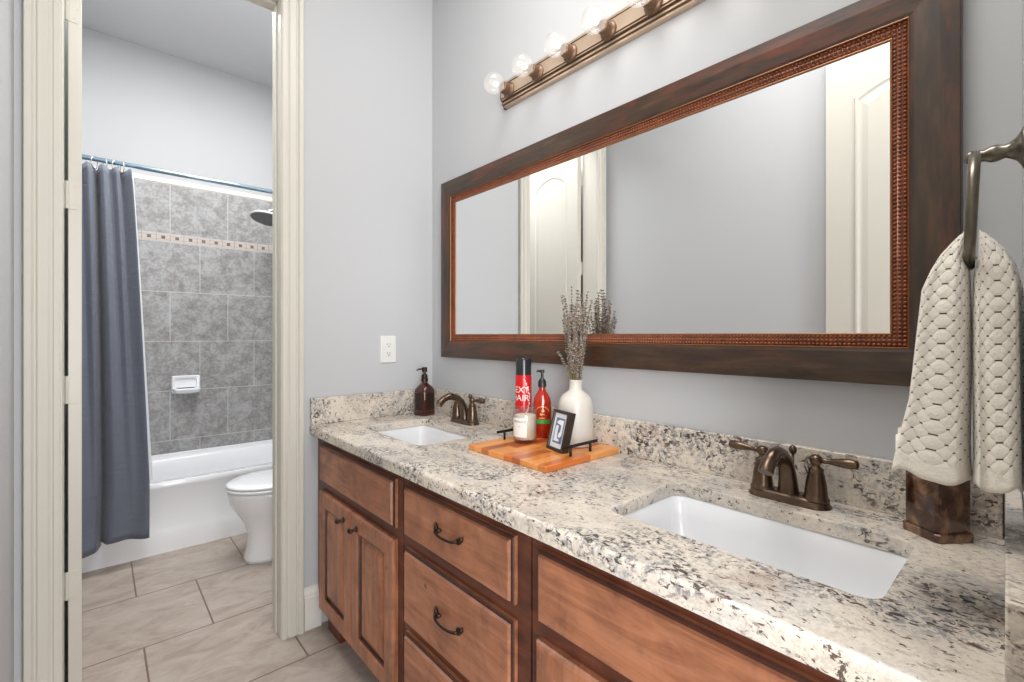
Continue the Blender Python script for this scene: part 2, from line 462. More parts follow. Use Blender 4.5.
# baseboards
def baseboard(name, x0, x1, y0, y1, axis):
    bm = bmesh.new()
    pr = [(0, 0), (0.015, 0), (0.015, 0.135), (0.012, 0.142), (0.012, 0.150), (0.006, 0.165), (0.004, 0.178), (0, 0.178)]
    if axis == 'y-':      # on a wall facing -Y
        A = [(x0, y0 - p, z) for p, z in pr]; Bq = [(x1, y0 - p, z) for p, z in pr]
    elif axis == 'x+':    # on a wall facing +X
        A = [(x0 + p, y0, z) for p, z in pr]; Bq = [(x0 + p, y1, z) for p, z in pr]
    else:
        A = [(x0, y0 + p, z) for p, z in pr]; Bq = [(x1, y0 + p, z) for p, z in pr]
    loft(bm, [A, Bq]); bmesh.ops.recalc_face_normals(bm, faces=bm.faces)
    return struct(obj(name, bm, M_TRIMW))
baseboard('baseboard_back', DX1 + 0.006 + CW, 0.722, WY, WY, 'y-')
baseboard('baseboard_left', LX, LX, 0.0, WY, 'x+')
baseboard('baseboard_bath', BX, BX, WY2, TUBY - 0.02, 'x+')

# ------------------------------------------------------------------ panel doors
def panel_door(name, width, height, hinge_zs, knob_sides=(1, -1)):
    """door leaf in local coords: hinge edge at x=0, leaf along +y, faces at x=0 (thickness to -x)"""
    T = 0.035
    root = bpy.data.objects.new(name, None); COL.objects.link(root); struct(root)
    bm = bmesh.new()
    st = 0.115
    # leaf face with arched upper panel and a rectangular lower one, both sides
    def panel_outline(y0, y1, z0, z1, arch):
        pts = [(y0, z0), (y1, z0)]
        if arch:
            n = 14; rise = 0.07
            for k in range(n + 1):
                t = k / n
                pts.append((y1 + (y0 - y1) * t, z1 - rise + rise * math.sin(PI * t) ** 0.8))
        else: pts += [(y1, z1), (y0, z1)]
        return pts
    box(bm, -T, 0, 0, width, 0.008, height)
    bmesh.ops.recalc_face_normals(bm, faces=bm.faces)
    obj('leaf', bm, M_TRIM, root, bevel=0.0015)
    for (z0, z1, arch) in ((0.22, 0.95, False), (1.08, height - 0.165, True)):
        bm = bmesh.new()
        for side in (1, -1):
            base = 0.0 if side == 1 else -T
            o1 = panel_outline(st, width - st, z0, z1, arch)
            cy = width / 2; cz = (z0 + z1) / 2
            def ins(pts, d):
                out = []
                for y, z in pts:
                    sy = (y - cy) / (width / 2 - st); 
                    ny = y - d * max(-1, min(1, sy * 1.0)); nz = z - d * (1 if z > cz else -1)
                    out.append((ny, nz))
                return out
            rings = []
            for d, h in ((0, 0.0), (0.006, 0.006), (0.014, 0.006), (0.022, 0.0015), (0.030, 0.0010), (0.055, 0.005), (0.060, 0.005)):
                rings.append([(base + side * h, y, z) for y, z in ins(o1, d)])
            loft(bm, rings, cap0=False, cap1=True)
        bmesh.ops.recalc_face_normals(bm, faces=bm.faces)
        obj('panel', bm, M_TRIM, root)
    for z in hinge_zs:
        bm = B((-T + 0.003, -0.010, -0.0022, 0.0, z - 0.047, z + 0.047), (-T - 0.012, -T + 0.003, -0.0022, -0.0006, z - 0.047, z + 0.047))
        h = obj('hinge', bm, M_TRIM, root, bevel=0.0005)
        bm = bmesh.new()
        tube(bm, [(-T - 0.004, -0.003, z - 0.047), (-T - 0.004, -0.003, z + 0.047)], 0.0045, 10)
        for dz in (-0.03, 0.0, 0.03):
            tube(bm, [(-T + 0.017 + (0.006 if dz == 0 else 0), -0.0018, z + dz), (-T + 0.017 + (0.006 if dz == 0 else 0), -0.0032, z + dz)], 0.003, 8)
        obj('hinge_knuckle', bm, M_TRIM, h)
    bm = bmesh.new()
    for side in knob_sides:
        x0 = 0 if side == 1 else -T
        tube(bm, [(x0, width - 0.06, 0.98), (x0 + side * 0.008, width - 0.06, 0.98), (x0 + side * 0.012, width - 0.06, 0.98), (x0 + side * 0.03, width - 0.06, 0.98), (x0 + side * 0.04, width - 0.06, 0.98), (x0 + side * 0.05, width - 0.06, 0.98)],
             [0.03, 0.03, 0.010, 0.010, 0.026, 0.016], 16)
    obj('door_knob', bm, M_BRONZE, root, smooth=True)
    return root
d1 = panel_door('door_1', 0.62, DZ - 0.012, (EYE + 1.118, EYE + 0.478, EYE - 0.186, EYE - 0.853))
d1.location = (-0.040, 2.205, 0); d1.rotation_euler = (0, 0, math.radians(7.0))
d2 = panel_door('door_2', 0.74, 2.60, (0.25, 1.0, 1.8, 2.4), (1,))
d2.location = (-0.150, -0.030, 0); d2.rotation_euler = (0, 0, math.radians(0.0))

# ------------------------------------------------------------------ vanity: three base cabinets
FX = 0.712      # face frame plane
FT = 0.022      # overlay thickness
CT = EYE - 0.419   # underside of the countertop
TK = EYE - 1.152   # top of the toe kick
zr = lambda v: EYE + v

def raised_front(root, name, y0, y1, z0, z1, mat, groove=False):
    """slab drawer front with stepped edge"""
    bm = bmesh.new()
    rings = []
    for d, x in ((0, FX - 0.0005), (0, FX - 0.010), (0.0028, FX - 0.013), (0.008, FX - 0.0145), (0.011, FX - FT + 0.001), (0.014, FX - FT)):
        rings.append([(x, y0 + d, z0 + d), (x, y1 - d, z0 + d), (x, y1 - d, z1 - d), (x, y0 + d, z1 - d)])
    loft(bm, rings); bmesh.ops.recalc_face_normals(bm, faces=bm.faces)
    for f in bm.faces:      # glaze collects in the stepped edge
        xs = [v.co.x for v in f.verts]
        if len(f.verts) == 4 and min(xs) > FX - 0.0150 and max(xs) < FX - 0.0095: f.material_index = 1
    return obj(name, bm, [mat, M_GLAZE], root)

def cab_door(root, y0, y1, z0, z1):
    bm = bmesh.new(); s = 0.062
    rings = []
    for d, x in ((0, FX - 0.0005), (0, FX - 0.013), (0.003, FX - 0.018), (0.008, FX - FT), (s - 0.008, FX - FT), (s, FX - FT + 0.004)):
        rings.append([(x, y0 + d, z0 + d), (x, y1 - d, z0 + d), (x, y1 - d, z1 - d), (x, y0 + d, z1 - d)])
    loft(bm, rings, cap1=False); bmesh.ops.recalc_face_normals(bm, faces=bm.faces)
    dr = obj('door', bm, M_ALDERV, root)
    bm = bmesh.new(); rings = []
    for d, x in ((s, FX - FT + 0.004), (s + 0.003, FX - FT + 0.012), (s + 0.010, FX - FT + 0.012)):
        rings.append([(x, y0 + d, z0 + d), (x, y1 - d, z0 + d), (x, y1 - d, z1 - d), (x, y0 + d, z1 - d)])
    loft(bm, rings, cap0=False, cap1=False); bmesh.ops.recalc_face_normals(bm, faces=bm.faces)
    obj('panel_groove', bm, M_GLAZE, dr)
    bm = bmesh.new(); rings = []
    for d, x in ((s + 0.010, FX - FT + 0.012), (s + 0.030, FX - FT + 0.003), (s + 0.032, FX - FT + 0.002)):
        rings.append([(x, y0 + d, z0 + d), (x, y1 - d, z0 + d), (x, y1 - d, z1 - d), (x, y0 + d, z1 - d)])
    loft(bm, rings, cap0=False); bmesh.ops.recalc_face_normals(bm, faces=bm.faces)
    obj('raised_panel', bm, M_ALDERV, dr)
    return dr

def bow_pull(parent, y, z):
    bm = bmesh.new()
    x0 = FX - FT; pts = []; rad = []
    n = 18; hw = 0.050
    for k in range(n + 1):
        t = k / n; a = PI * t
        pts.append((x0 - 0.004 - 0.022 * math.sin(a) ** 0.7, y + hw * math.cos(a), z - 0.002 * math.sin(a) + 0.002))
        rad.append(0.0050 - 0.0016 * math.sin(a))
    tube(bm, pts, rad, 8)
    for s in (-1, 1):   # flared leaf feet
        c = y + s * hw
        P = [(x0 - 0.0005, c - s * 0.012, z + 0.003), (x0 - 0.006, c - s * 0.004, z - 0.002), (x0 - 0.007, c + s * 0.002, z + 0.001), (x0 - 0.0035, c + s * 0.010, z + 0.010), (x0 - 0.001, c + s * 0.013, z + 0.017)]
        tube(bm, P, [0.003, 0.0065, 0.0075, 0.0055, 0.001], 8)
    # thin upper leaf wire
    bmesh.ops.recalc_face_normals(bm, faces=bm.faces)
    return obj('handle', bm, M_PULL, parent, smooth=True)

def t_knob(parent, y, z):
    bm = bmesh.new(); x0 = FX - FT
    tube(bm, [(x0, y, z), (x0 - 0.003, y, z), (x0 - 0.006, y, z), (x0 - 0.018, y, z), (x0 - 0.022, y, z)], [0.011, 0.010, 0.005, 0.005, 0.006], 10)
    tube(bm, [(x0 - 0.021, y - 0.017, z + 0.003), (x0 - 0.024, y - 0.010, z), (x0 - 0.026, y, z - 0.001), (x0 - 0.024, y + 0.010, z), (x0 - 0.021, y + 0.017, z + 0.003)], [0.0025, 0.006, 0.0075, 0.006, 0.0025], 10)
    bmesh.ops.recalc_face_normals(bm, faces=bm.faces)
    return obj('knob', bm, M_PULL, parent, smooth=True)

def cabinet(name, y0, y1, label, fronts, lx=0.0, group=None):
    root = empty(name, (1.0, (y0 + y1) / 2, 0), label, 'cabinet', group)
    off = Matrix.Translation(-root.location)
    made = []
    # carcass (hollow)
    t = 0.016
    made.append(obj('carcass', B((FX + 0.019, WX - 0.002, y0, y0 + t, TK, CT - 0.001), (FX + 0.019, WX - 0.002, y1 - t, y1, TK, CT - 0.001),
                    (FX + 0.019, WX - 0.002, y0 + t, y1 - t, TK, TK + t), (WX - 0.010, WX - 0.002, y0 + t, y1 - t, TK + t, CT - 0.001)), M_TOE, root))
    made.append(obj('toe_kick', B((FX + 0.075, FX + 0.093, y0, y1, 0.0, TK), (FX + 0.093, WX - 0.002, y0, y0 + t, 0.0, TK), (FX + 0.093, WX - 0.002, y1 - t, y1, 0.0, TK)), M_TOE, root))
    return root, made

def rails_mesh(y0, y1, holes):
    """face frame plate with rectangular openings (given as y0,y1,z0,z1)"""
    ys = sorted({y0, y1, *[h[0] for h in holes], *[h[1] for h in holes]})
    zs = sorted({TK, CT - 0.001, *[h[2] for h in holes], *[h[3] for h in holes]})
    bm = bmesh.new()
    inside = lambda y, z: any(h[0] < y < h[1] and h[2] < z < h[3] for h in holes)
    for a, b in zip(ys, ys[1:]):
        run = None
        for c, d in zip(zs, zs[1:]):
            if not inside((a + b) / 2, (c + d) / 2):
                box(bm, FX, FX + 0.019, a, b, c, d)
    bmesh.ops.remove_doubles(bm, verts=bm.verts, dist=1e-5)
    # drop the faces shared by neighbouring blocks
    seen = {}
    for f in list(bm.faces):
        k = tuple(sorted(v.index for v in f.verts))
        seen.setdefault(k, []).append(f)
    bm.verts.index_update()
    seen = {}
    for f in list(bm.faces): seen.setdefault(tuple(sorted(v.index for v in f.verts)), []).append(f)
    dead = [f for fs in seen.values() if len(fs) > 1 for f in fs]
    bmesh.ops.delete(bm, geom=dead, context='FACES_ONLY')
    bmesh.ops.recalc_face_normals(bm, faces=bm.faces)
    return bm

R1T, R1B = zr(-0.452), zr(-0.607)     # top row of fronts
R2T = zr(-0.643)
R3B, R4T = zr(-0.868), zr(-0.897)
RB = zr(-1.137)

def finish(root, made):
    for o in made: o.location = o.location - root.location if o.parent == root else o.location

SEAM1, SEAM2 = 1.313, 0.742
# left sink cabinet
rt, md = cabinet('sink_cabinet', SEAM1 + 0.003, WY - 0.002, 'stained wood sink cabinet against the doorway wall, two raised-panel doors meeting at dark knobs', None)
md.append(obj('face_frame', rails_mesh(SEAM1 + 0.003, WY - 0.002, [(1.375, 1.960, R1B + 0.02, R1T - 0.025), (1.375, 1.960, RB + 0.03, R2T - 0.02)]), M_FRAMEW, rt))
md.append(obj('toe_block', B((FX + 0.022, FX + 0.0745, 1.880, 2.010, 0.0, TK - 0.0005)), M_TOE, rt))
md.append(raised_front(rt, 'false_front', 1.350, 2.000, R1B, R1T, M_ALDER))
for a, b in ((1.350, 1.672), (1.679, 2.000)):
    dr = cab_door(rt, a, b, RB, R2T); md.append(dr)
    t_knob(dr, (1.618 if a < 1.5 else 1.735), zr(-0.690))
finish(rt, md)
# drawer cabinet
rt, md = cabinet('drawer_cabinet', SEAM2 + 0.003, SEAM1 - 0.003, 'stained wood cabinet with three stacked drawers and curved bronze pulls, between the sinks', None)
md.append(obj('face_frame', rails_mesh(SEAM2 + 0.003, SEAM1 - 0.003, [(0.82, 1.255, R1B + 0.02, R1T - 0.025), (0.82, 1.255, R3B + 0.02, R2T - 0.02), (0.82, 1.255, RB + 0.03, R4T - 0.02)]), M_FRAMEW, rt))
for za, zb in ((R1B, R1T), (R3B, R2T), (RB, R4T)):
    dr = raised_front(rt, 'drawer', 0.787, 1.284, za, zb, M_ALDER); md.append(dr)
    if zb != R4T: bow_pull(dr, 1.030, (za + zb) / 2 + (0.006 if zb == R1T else 0.004))
    else: bow_pull(dr, 1.030, (za + zb) / 2)
finish(rt, md)
# right sink cabinet
RY0 = 0.048
rt, md = cabinet('sink_cabinet', RY0, SEAM2 - 0.003, 'wide stained wood sink cabinet nearest the viewer, with a long handleless false front', None)
md.append(obj('face_frame', rails_mesh(RY0, SEAM2 - 0.003, [(0.10, 0.68, R1B + 0.02, R1T - 0.025), (0.10, 0.68, RB + 0.03, R2T - 0.02)]), M_FRAMEW, rt))
md.append(raised_front(rt, 'false_front', 0.078, 0.712, R1B, R1T, M_ALDER))
for a, b in ((0.078, 0.391), (0.398, 0.712)):
    dr = cab_door(rt, a, b, RB, R2T); md.append(dr)
    t_knob(dr, (0.34 if a < 0.3 else 0.44), zr(-0.690))
finish(rt, md)

# ------------------------------------------------------------------ countertop with splashes
CX0 = 0.676
CTOP = zr(-0.381)
HOLES = [(0.836, 1.128, 0.156, 0.634), (0.830, 1.122, 1.425, 1.880)]
ct_root = empty('countertop', (0.97, 1.05, CT), 'speckled cream and grey granite countertop along the mirror wall, with two sink cutouts', 'countertop')
yl0 = lambda x: fy(x) + 0.0215
bm = bmesh.new()
outer = [(CX0, yl0(CX0) - 0.02), (WX - 0.001, yl0(WX) - 0.02), (WX - 0.001, WY - 0.001), (CX0, WY - 0.001)]
edges = []
def loop(pts):
    vs = [bm.verts.new((p[0], p[1], CTOP)) for p in pts]
    for i in range(len(vs)): edges.append(bm.edges.new((vs[i], vs[(i + 1) % len(vs)])))
loop(outer)
for h in HOLES: loop(rrect(*h, 0.028, 6))
bmesh.ops.triangle_fill(bm, use_beauty=True, use_dissolve=False, edges=edges)
top = list(bm.faces)
ext = bmesh.ops.extrude_face_region(bm, geom=top)
for v in [g for g in ext['geom'] if isinstance(g, bmesh.types.BMVert)]: v.co.z -= 0.030
bmesh.ops.recalc_face_normals(bm, faces=bm.faces)
ev = [e for e in bm.edges if all(abs(v.co.z - CTOP) < 1e-6 for v in e.verts) and (all(abs(v.co.x - CX0) < 1e-6 for v in e.verts))]
hv = [e for e in bm.edges if all(abs(v.co.z - CTOP) < 1e-6 for v in e.verts) and len({round(f.normal.z) for f in e.link_faces}) > 1 and not any(abs(v.co.x - CX0) < 1e-6 or v.co.x > WX - 0.002 for v in e.verts)]
bmesh.ops.bevel(bm, geom=ev, offset=0.010, segments=4, affect='EDGES', profile=0.5)
hv = [e for e in hv if e.is_valid]
bmesh.ops.bevel(bm, geom=hv, offset=0.003, segments=2, affect='EDGES', profile=0.5)
box(bm, CX0, CX0 + 0.030, yl0(CX0) - 0.02, WY - 0.001, CT, CTOP - 0.0301)
bmesh.ops.recalc_face_normals(bm, faces=bm.faces)
o = obj('slab', bm, M_GRAN, ct_root); o.location = -ct_root.location
SPT = zr(-0.268)
o = obj('backsplash', B((WX - 0.0205, WX - 0.001, yl0(WX) + 0.001, WY - 0.0215, CTOP, SPT)), M_GRAN, ct_root, bevel=0.002); o.location = -ct_root.location
o = obj('backsplash', B((CX0 + 0.002, WX - 0.001, WY - 0.0210, WY - 0.001, CTOP, SPT)), M_GRAN, ct_root, bevel=0.002); o.location = -ct_root.location
bm = bmesh.new()
prism(bm, [(0.687, fy(0.687) + 0.001), (WX - 0.001, fy(WX) + 0.001), (WX - 0.001, yl0(WX)), (0.687, yl0(0.687) - 0.001)], CTOP, SPT)
bmesh.ops.recalc_face_normals(bm, faces=bm.faces)
o = obj('side_splash', bm, M_GRAN, ct_root, bevel=0.002); o.location = -ct_root.location

# ------------------------------------------------------------------ sinks
def sink(h, label):
    x0, x1, y0, y1 = h; zt = CTOP - 0.0305
    c = Vector(((x0 + x1) / 2, (y0 + y1) / 2, 0))
    root = empty('undermount_sink', (c.x, c.y, zt - 0.15), label, 'sink')
    bm = bmesh.new()
    e = 0.004
    rings = []
    def rr(g, z, r): return [(p[0], p[1], z) for p in rrect(x0 - g, x1 + g, y0 - g, y1 + g, r, 6)]
    spec = [(0.03, -0.004, 0.05), (0.03, 0.0, 0.05), (e, 0.0, 0.03), (0.001, -0.004, 0.03), (-0.004, -0.05, 0.035), (-0.010, -0.10, 0.045), (-0.022, -0.125, 0.055), (-0.045, -0.137, 0.06), (-0.09, -0.141, 0.05)]
    rings = [rr(g, zt + z, r) for g, z, r in spec]
    out = [(0.03, -0.004, 0.05), (0.012, -0.012, 0.04), (0.006, -0.10, 0.05), (-0.02, -0.15, 0.06), (-0.09, -0.155, 0.05)]
    rings2 = [rr(g, zt + z, r) for g, z, r in out]
    loft(bm, rings, cap0=False, cap1=True)
    loft(bm, rings2, cap0=False, cap1=True)
    bmesh.ops.remove_doubles(bm, verts=bm.verts, dist=1e-5)
    bmesh.ops.recalc_face_normals(bm, faces=bm.faces)
    o = obj('basin', bm, M_SINK, root, smooth=True); o.location = -root.location
    bm = bmesh.new()
    lathe(bm, [(0.030, -0.1405), (0.030, -0.1385), (0.026, -0.137), (0.020, -0.1375), (0.0001, -0.1375)], 24, cap0=False, cap1=False)
    o = obj('drain', bm, M_BRONZE, root, smooth=True)
    o.location = (0.03, 0, 0.15)
    return root
sink(HOLES[0], 'white rectangular undermount sink set in the granite nearest the viewer')
sink(HOLES[1], 'white rectangular undermount sink set in the granite by the doorway wall')

# ------------------------------------------------------------------ faucets
def faucet(loc, label):
    root = empty('faucet', loc, label, 'faucet', None)
    # base plate: stadium along Y
    def stad(hw, r, z, n=10):
        P = []
        for sgn, a0 in ((1, 0), (-1, 180)):
            for k in range(n + 1):
                a = math.radians(a0 + 180 * k / n)
                P.append((r * math.cos(a), sgn * (hw - r) + r * math.sin(a), z))
        return P
    bm = bmesh.new()
    loft(bm, [stad(0.086, 0.031, 0.0), stad(0.086, 0.031, 0.004), stad(0.083, 0.028, 0.007), stad(0.082, 0.027, 0.012), stad(0.078, 0.023, 0.017), stad(0.074, 0.019, 0.019)])
    obj('base_plate', bm, M_BRONZE, root, smooth=True).modifiers.new('es', 'EDGE_SPLIT').split_angle = math.radians(50)
    # spout
    bm = bmesh.new()
    pts = [(0.0, 0, 0.014), (0.0, 0, 0.030), (-0.003, 0, 0.050), (-0.009, 0, 0.072), (-0.021, 0, 0.094), (-0.040, 0, 0.111), (-0.064, 0, 0.1195), (-0.088, 0, 0.1195), (-0.110, 0, 0.111), (-0.126, 0, 0.098), (-0.133, 0, 0.088)]
    rad = [0.023, 0.021, 0.0190, 0.0172, 0.0158, 0.0148, 0.0142, 0.0140, 0.0142, 0.0148, 0.0148]
    tube(bm, pts, rad, 20)
    obj('spout', bm, M_BRONZE, root, smooth=True).modifiers.new('es', 'EDGE_SPLIT').split_angle = math.radians(60)
    bm = bmesh.new()
    tube(bm, [(0.030, 0, 0.012), (0.030, 0, 0.106)], 0.003, 8)
    lathe(bm, [(0.003, 0.100), (0.007, 0.104), (0.009, 0.111), (0.007, 0.118), (0.002, 0.122)], 12, 0.030, 0)
    obj('lift_rod', bm, M_BRONZE, root, smooth=True)
    for s in (-1, 1):
        bm = bmesh.new(); y = s * 0.056
        lathe(bm, [(0.0265, 0.014), (0.0265, 0.019), (0.0235, 0.022), (0.0225, 0.030), (0.0205, 0.050), (0.0165, 0.072), (0.0145, 0.079), (0.0155, 0.081), (0.0155, 0.084), (0.0085, 0.089), (0.0080, 0.093), (0.0115, 0.097), (0.0135, 0.104), (0.0115, 0.111), (0.006, 0.115)], 24, 0, y)
        hd = obj('handle_body', bm, M_BRONZE, root, smooth=True)
        bm = bmesh.new()
        tube(bm, [(0, y + s * 0.008, 0.103), (0, y + s * 0.016, 0.104), (0, y + s * 0.020, 0.104), (0, y + s * 0.034, 0.105), (0, y + s * 0.052, 0.106), (0, y + s * 0.067, 0.107), (0, y + s * 0.071, 0.107), (0, y + s * 0.076, 0.107), (0, y + s * 0.079, 0.107)],
             [0.0045, 0.0065, 0.0055, 0.0075, 0.0105, 0.0110, 0.0095, 0.0100, 0.005], 14)
        bmesh.ops.recalc_face_normals(bm, faces=bm.faces)
        obj('lever', bm, M_BRONZE, root, smooth=True)
    return root
faucet((1.200, 0.393, CTOP), 'oil-rubbed bronze two-lever faucet behind the sink nearest the viewer')
faucet((1.200, 1.672, CTOP), 'oil-rubbed bronze two-lever faucet beside the square amber pump bottle')

# ------------------------------------------------------------------ wall mirror
mr = empty('wall_mirror', (WX, 1.025, zr(-0.106)), 'large landscape wall mirror in a distressed dark wood frame with a beaded copper inner border', 'mirror')
MY0, MY1, MZ0, MZ1 = 0.107, 1.942, zr(-0.1055), zr(0.735)
FW = 0.078
def rail(corners_out, corners_in, mat):
    bm = bmesh.new()
    prof = [(0.0, WX - 0.0005), (0.0, 1.2545), (0.002, 1.2520), (0.030, 1.2505), (0.070, 1.2535), (FW, 1.2560), (FW, WX - 0.0005)]
    (ay, az), (by, bz) = corners_out; (cy, cz), (dy, dz) = corners_in
    rings = []
    for end in (0, 1):
        oy, oz = corners_out[end]; iy, iz = corners_in[end]
        rings.append([(x, oy + (iy - oy) * u / FW, oz + (iz - oz) * u / FW) for u, x in prof])
    loft(bm, rings); bmesh.ops.recalc_face_normals(bm, faces=bm.faces)
    o = obj('frame_rail', bm, mat, mr); o.location = -mr.location
O = [(MY0, MZ0), (MY1, MZ0), (MY1, MZ1), (MY0, MZ1)]
I = [(MY0 + FW, MZ0 + FW), (MY1 - FW, MZ0 + FW), (MY1 - FW, MZ1 - FW), (MY0 + FW, MZ1 - FW)]
g = 0.0004
for k in range(4):
    a, b = k, (k + 1) % 4
    rail((O[a], O[b]), (I[a], I[b]), M_DISTH if k % 2 == 0 else M_DISTV)
# gilt fillet, bead border, lip
bm = bmesh.new()
sweep_rect(bm, (MY0, MY1, MZ0, MZ1), [(FW - 0.0005, 1.262), (FW - 0.0005, 1.2545), (FW + 0.0012, 1.2538), (FW + 0.0025, 1.2560), (FW + 0.0025, 1.262)])
sweep_rect(bm, (MY0, MY1, MZ0, MZ1), [(0.1065, 1.264), (0.1065, 1.2600), (0.1085, 1.2595), (0.1105, 1.2615), (0.1105, 1.2640)])
bmesh.ops.recalc_face_normals(bm, faces=bm.faces)
o = obj('gilt_fillet', bm, M_GILT, mr); o.location = -mr.location
bm = bmesh.new()
b0, b1 = FW + 0.0025, 0.1065
sweep_rect(bm, (MY0, MY1, MZ0, MZ1), [(b0, 1.2600), (b0, 1.2590), (b1, 1.2625), (b1, 1.2640)])
def bead(cx, cy, cz, ry, rz, h):
    n = 6
    c = bm.verts.new((cx - h, cy, cz))
    r1 = [bm.verts.new((cx - h * 0.70, cy + ry * 0.62 * math.cos(2 * PI * k / n), cz + rz * 0.62 * math.sin(2 * PI * k / n))) for k in range(n)]
    r2 = [bm.verts.new((cx, cy + ry * math.cos(2 * PI * k / n), cz + rz * math.sin(2 * PI * k / n))) for k in range(n)]
    for k in range(n):
        bm.faces.new((c, r1[k], r1[(k + 1) % n]))
        bm.faces.new((r1[k], r2[k], r2[(k + 1) % n], r1[(k + 1) % n]))
pitch = 0.0088
for row in range(3):
    u = b0 + (row + 0.5) * (b1 - b0) / 3
    x = 1.2590 + (u - b0) / (b1 - b0) * 0.0035
    ru = (b1 - b0) / 6 * 0.98; rl = pitch / 2 * 0.96
    ya, yb, za, zb = MY0 + u, MY1 - u, MZ0 + u, MZ1 - u
    n = int((yb - ya) / pitch)
    for k in range(n + 1):
        y = ya + (yb - ya) * k / n
        bead(x, y, za, rl, ru, 0.0035); bead(x, y, zb, rl, ru, 0.0035)
    n = int((zb - za) / pitch)
    for k in range(1, n):
        z = za + (zb - za) * k / n
        bead(x, ya, z, ru, rl, 0.0035); bead(x, yb, z, ru, rl, 0.0035)
bmesh.ops.recalc_face_normals(bm, faces=bm.faces)
o = obj('beaded_border', bm, M_BEAD, mr, smooth=True); o.location = -mr.location
o = obj('mirror_glass', B((1.2635, 1.2665, MY0 + 0.10, MY1 - 0.10, MZ0 + 0.10, MZ1 - 0.10)), M_MIRROR, mr); o.location = -mr.location
o = obj('backing_board', B((1.2670, WX - 0.001, MY0 + FW + 0.001, MY1 - FW - 0.001, MZ0 + FW + 0.001, MZ1 - FW - 0.001)), M_DARK, mr); o.location = -mr.location

# ------------------------------------------------------------------ vanity light bar
s_ = NT('bulb_glass')
tr = s_.n('ShaderNodeBsdfTransparent'); gl = s_.n('ShaderNodeBsdfGlossy'); gl.inputs['Roughness'].default_value = 0.03
df = s_.n('ShaderNodeEmission'); df.inputs['Color'].default_value = (1.0, 0.93, 0.84, 1); df.inputs['Strength'].default_value = 1.0
lw = s_.n('ShaderNodeLayerWeight'); lw.inputs['Blend'].default_value = 0.35
m1 = s_.n('ShaderNodeMixShader'); m2 = s_.n('ShaderNodeMixShader')
s_.put(m1.inputs[0], s_.math('MULTIPLY', lw.outputs['Facing'], 0.45)); s_.t.links.new(tr.outputs[0], m1.inputs[1]); s_.t.links.new(gl.outputs[0], m1.inputs[2])
s_.put(m2.inputs[0], 0.15); s_.t.links.new(m1.outputs[0], m2.inputs[1]); s_.t.links.new(df.outputs[0], m2.inputs[2])
s_.t.links.new(m2.outputs[0], s_.out.inputs['Surface'])
M_BULB = s_.m
s_ = NT('filament_glow'); s_.set(Base_Color=(1, 0.9, 0.75), Emission_Color=(1.0, 0.86, 0.66), Emission_Strength=10.0); M_FIL = s_.m
vl = empty('vanity_light', (WX, 0.86, zr(0.99)), 'champagne bronze bar light with a row of clear globe bulbs, mounted above the mirror', 'wall light')
BZ = zr(0.9975)
LY0, LY1 = 0.250, 1.484
bm = bmesh.new()
prof = [(WX, -0.056), (1.270, -0.056), (1.266, -0.052), (1.266, -0.046), (1.258, -0.043), (1.258, -0.038), (1.262, -0.036), (1.262, -0.033), (1.253, -0.029), (1.253, -0.025), (1.249, -0.022)]
prof = prof + [(x, -z) for x, z in prof[::-1]]
rings = [[(x, y, BZ + z) for x, z in prof] for y in (LY0, LY1)]
loft(bm, rings); bmesh.ops.recalc_face_normals(bm, faces=bm.faces)
for f in bm.faces:
    if len(f.verts) == 4:
        zz = sum(v.co.z for v in f.verts) / 4 - BZ; xx = [v.co.x for v in f.verts]
        if max(xx) - min(xx) > 0.003 and abs(zz) < 0.0515: f.material_index = 1
o = obj('mounting_bar', bm, [M_BARMET, M_BARDK], vl, bevel=0.0006, segs=1); o.location = -vl.location
for ya, yb in ((LY1 - 0.001, LY1 + 0.006), (LY0 - 0.006, LY0 + 0.001)):
    bm = bmesh.new()
    loft(bm, [[(x, y, BZ + z * 1.02) for x, z in prof] for y in (ya, yb)])
    bmesh.ops.recalc_face_normals(bm, faces=bm.faces)
    o = obj('end_cap', bm, M_BARDK, vl); o.location = -vl.location
for k in range(7):
    y = 1.432 - 0.1645 * k; zb = zr(0.990)
    bm = bmesh.new()
    tube(bm, [(1.2495, y, zb), (1.244, y, zb), (1.240, y, zb), (1.236, y, zb), (1.212, y, zb), (1.209, y, zb)], [0.031, 0.031, 0.028, 0.0225, 0.0215, 0.018], 24)
    bmesh.ops.recalc_face_normals(bm, faces=bm.faces)
    so = obj('lamp_socket', bm, M_BARDK, vl, bevel=0.001, segs=1); so.location = -vl.location
    bm = bmesh.new()
    P = []; Rr = []
    for a in range(0, 13):
        t = PI * (0.02 + 0.80 * a / 12)
        P.append((1.168 - 0.040 * math.cos(t), y, zb)); Rr.append(0.040 * math.sin(t))
    P += [(1.205, y, zb), (1.2085, y, zb)]; Rr += [0.0165, 0.0145]
    tube(bm, P, Rr, 28); bmesh.ops.recalc_face_normals(bm, faces=bm.faces)
    bo = obj('bulb', bm, M_BULB, so, smooth=True)
    bm = bmesh.new(); bmesh.ops.create_uvsphere(bm, u_segments=12, v_segments=8, radius=0.0085)
    for v in bm.verts: v.co = Vector((v.co.x * 1.3 + 1.178, v.co.y + y, v.co.z + zb))
    obj('bulb_core', bm, M_FIL, so, smooth=True)
    lt = bpy.data.lights.new('bulb_light', 'POINT'); lt.energy = 0.05; lt.color = (1.0, 0.90, 0.78); lt.shadow_soft_size = 0.012
    lo = bpy.data.objects.new('bulb_light', lt); lo.location = (1.150, y, zb); COL.objects.link(lo)

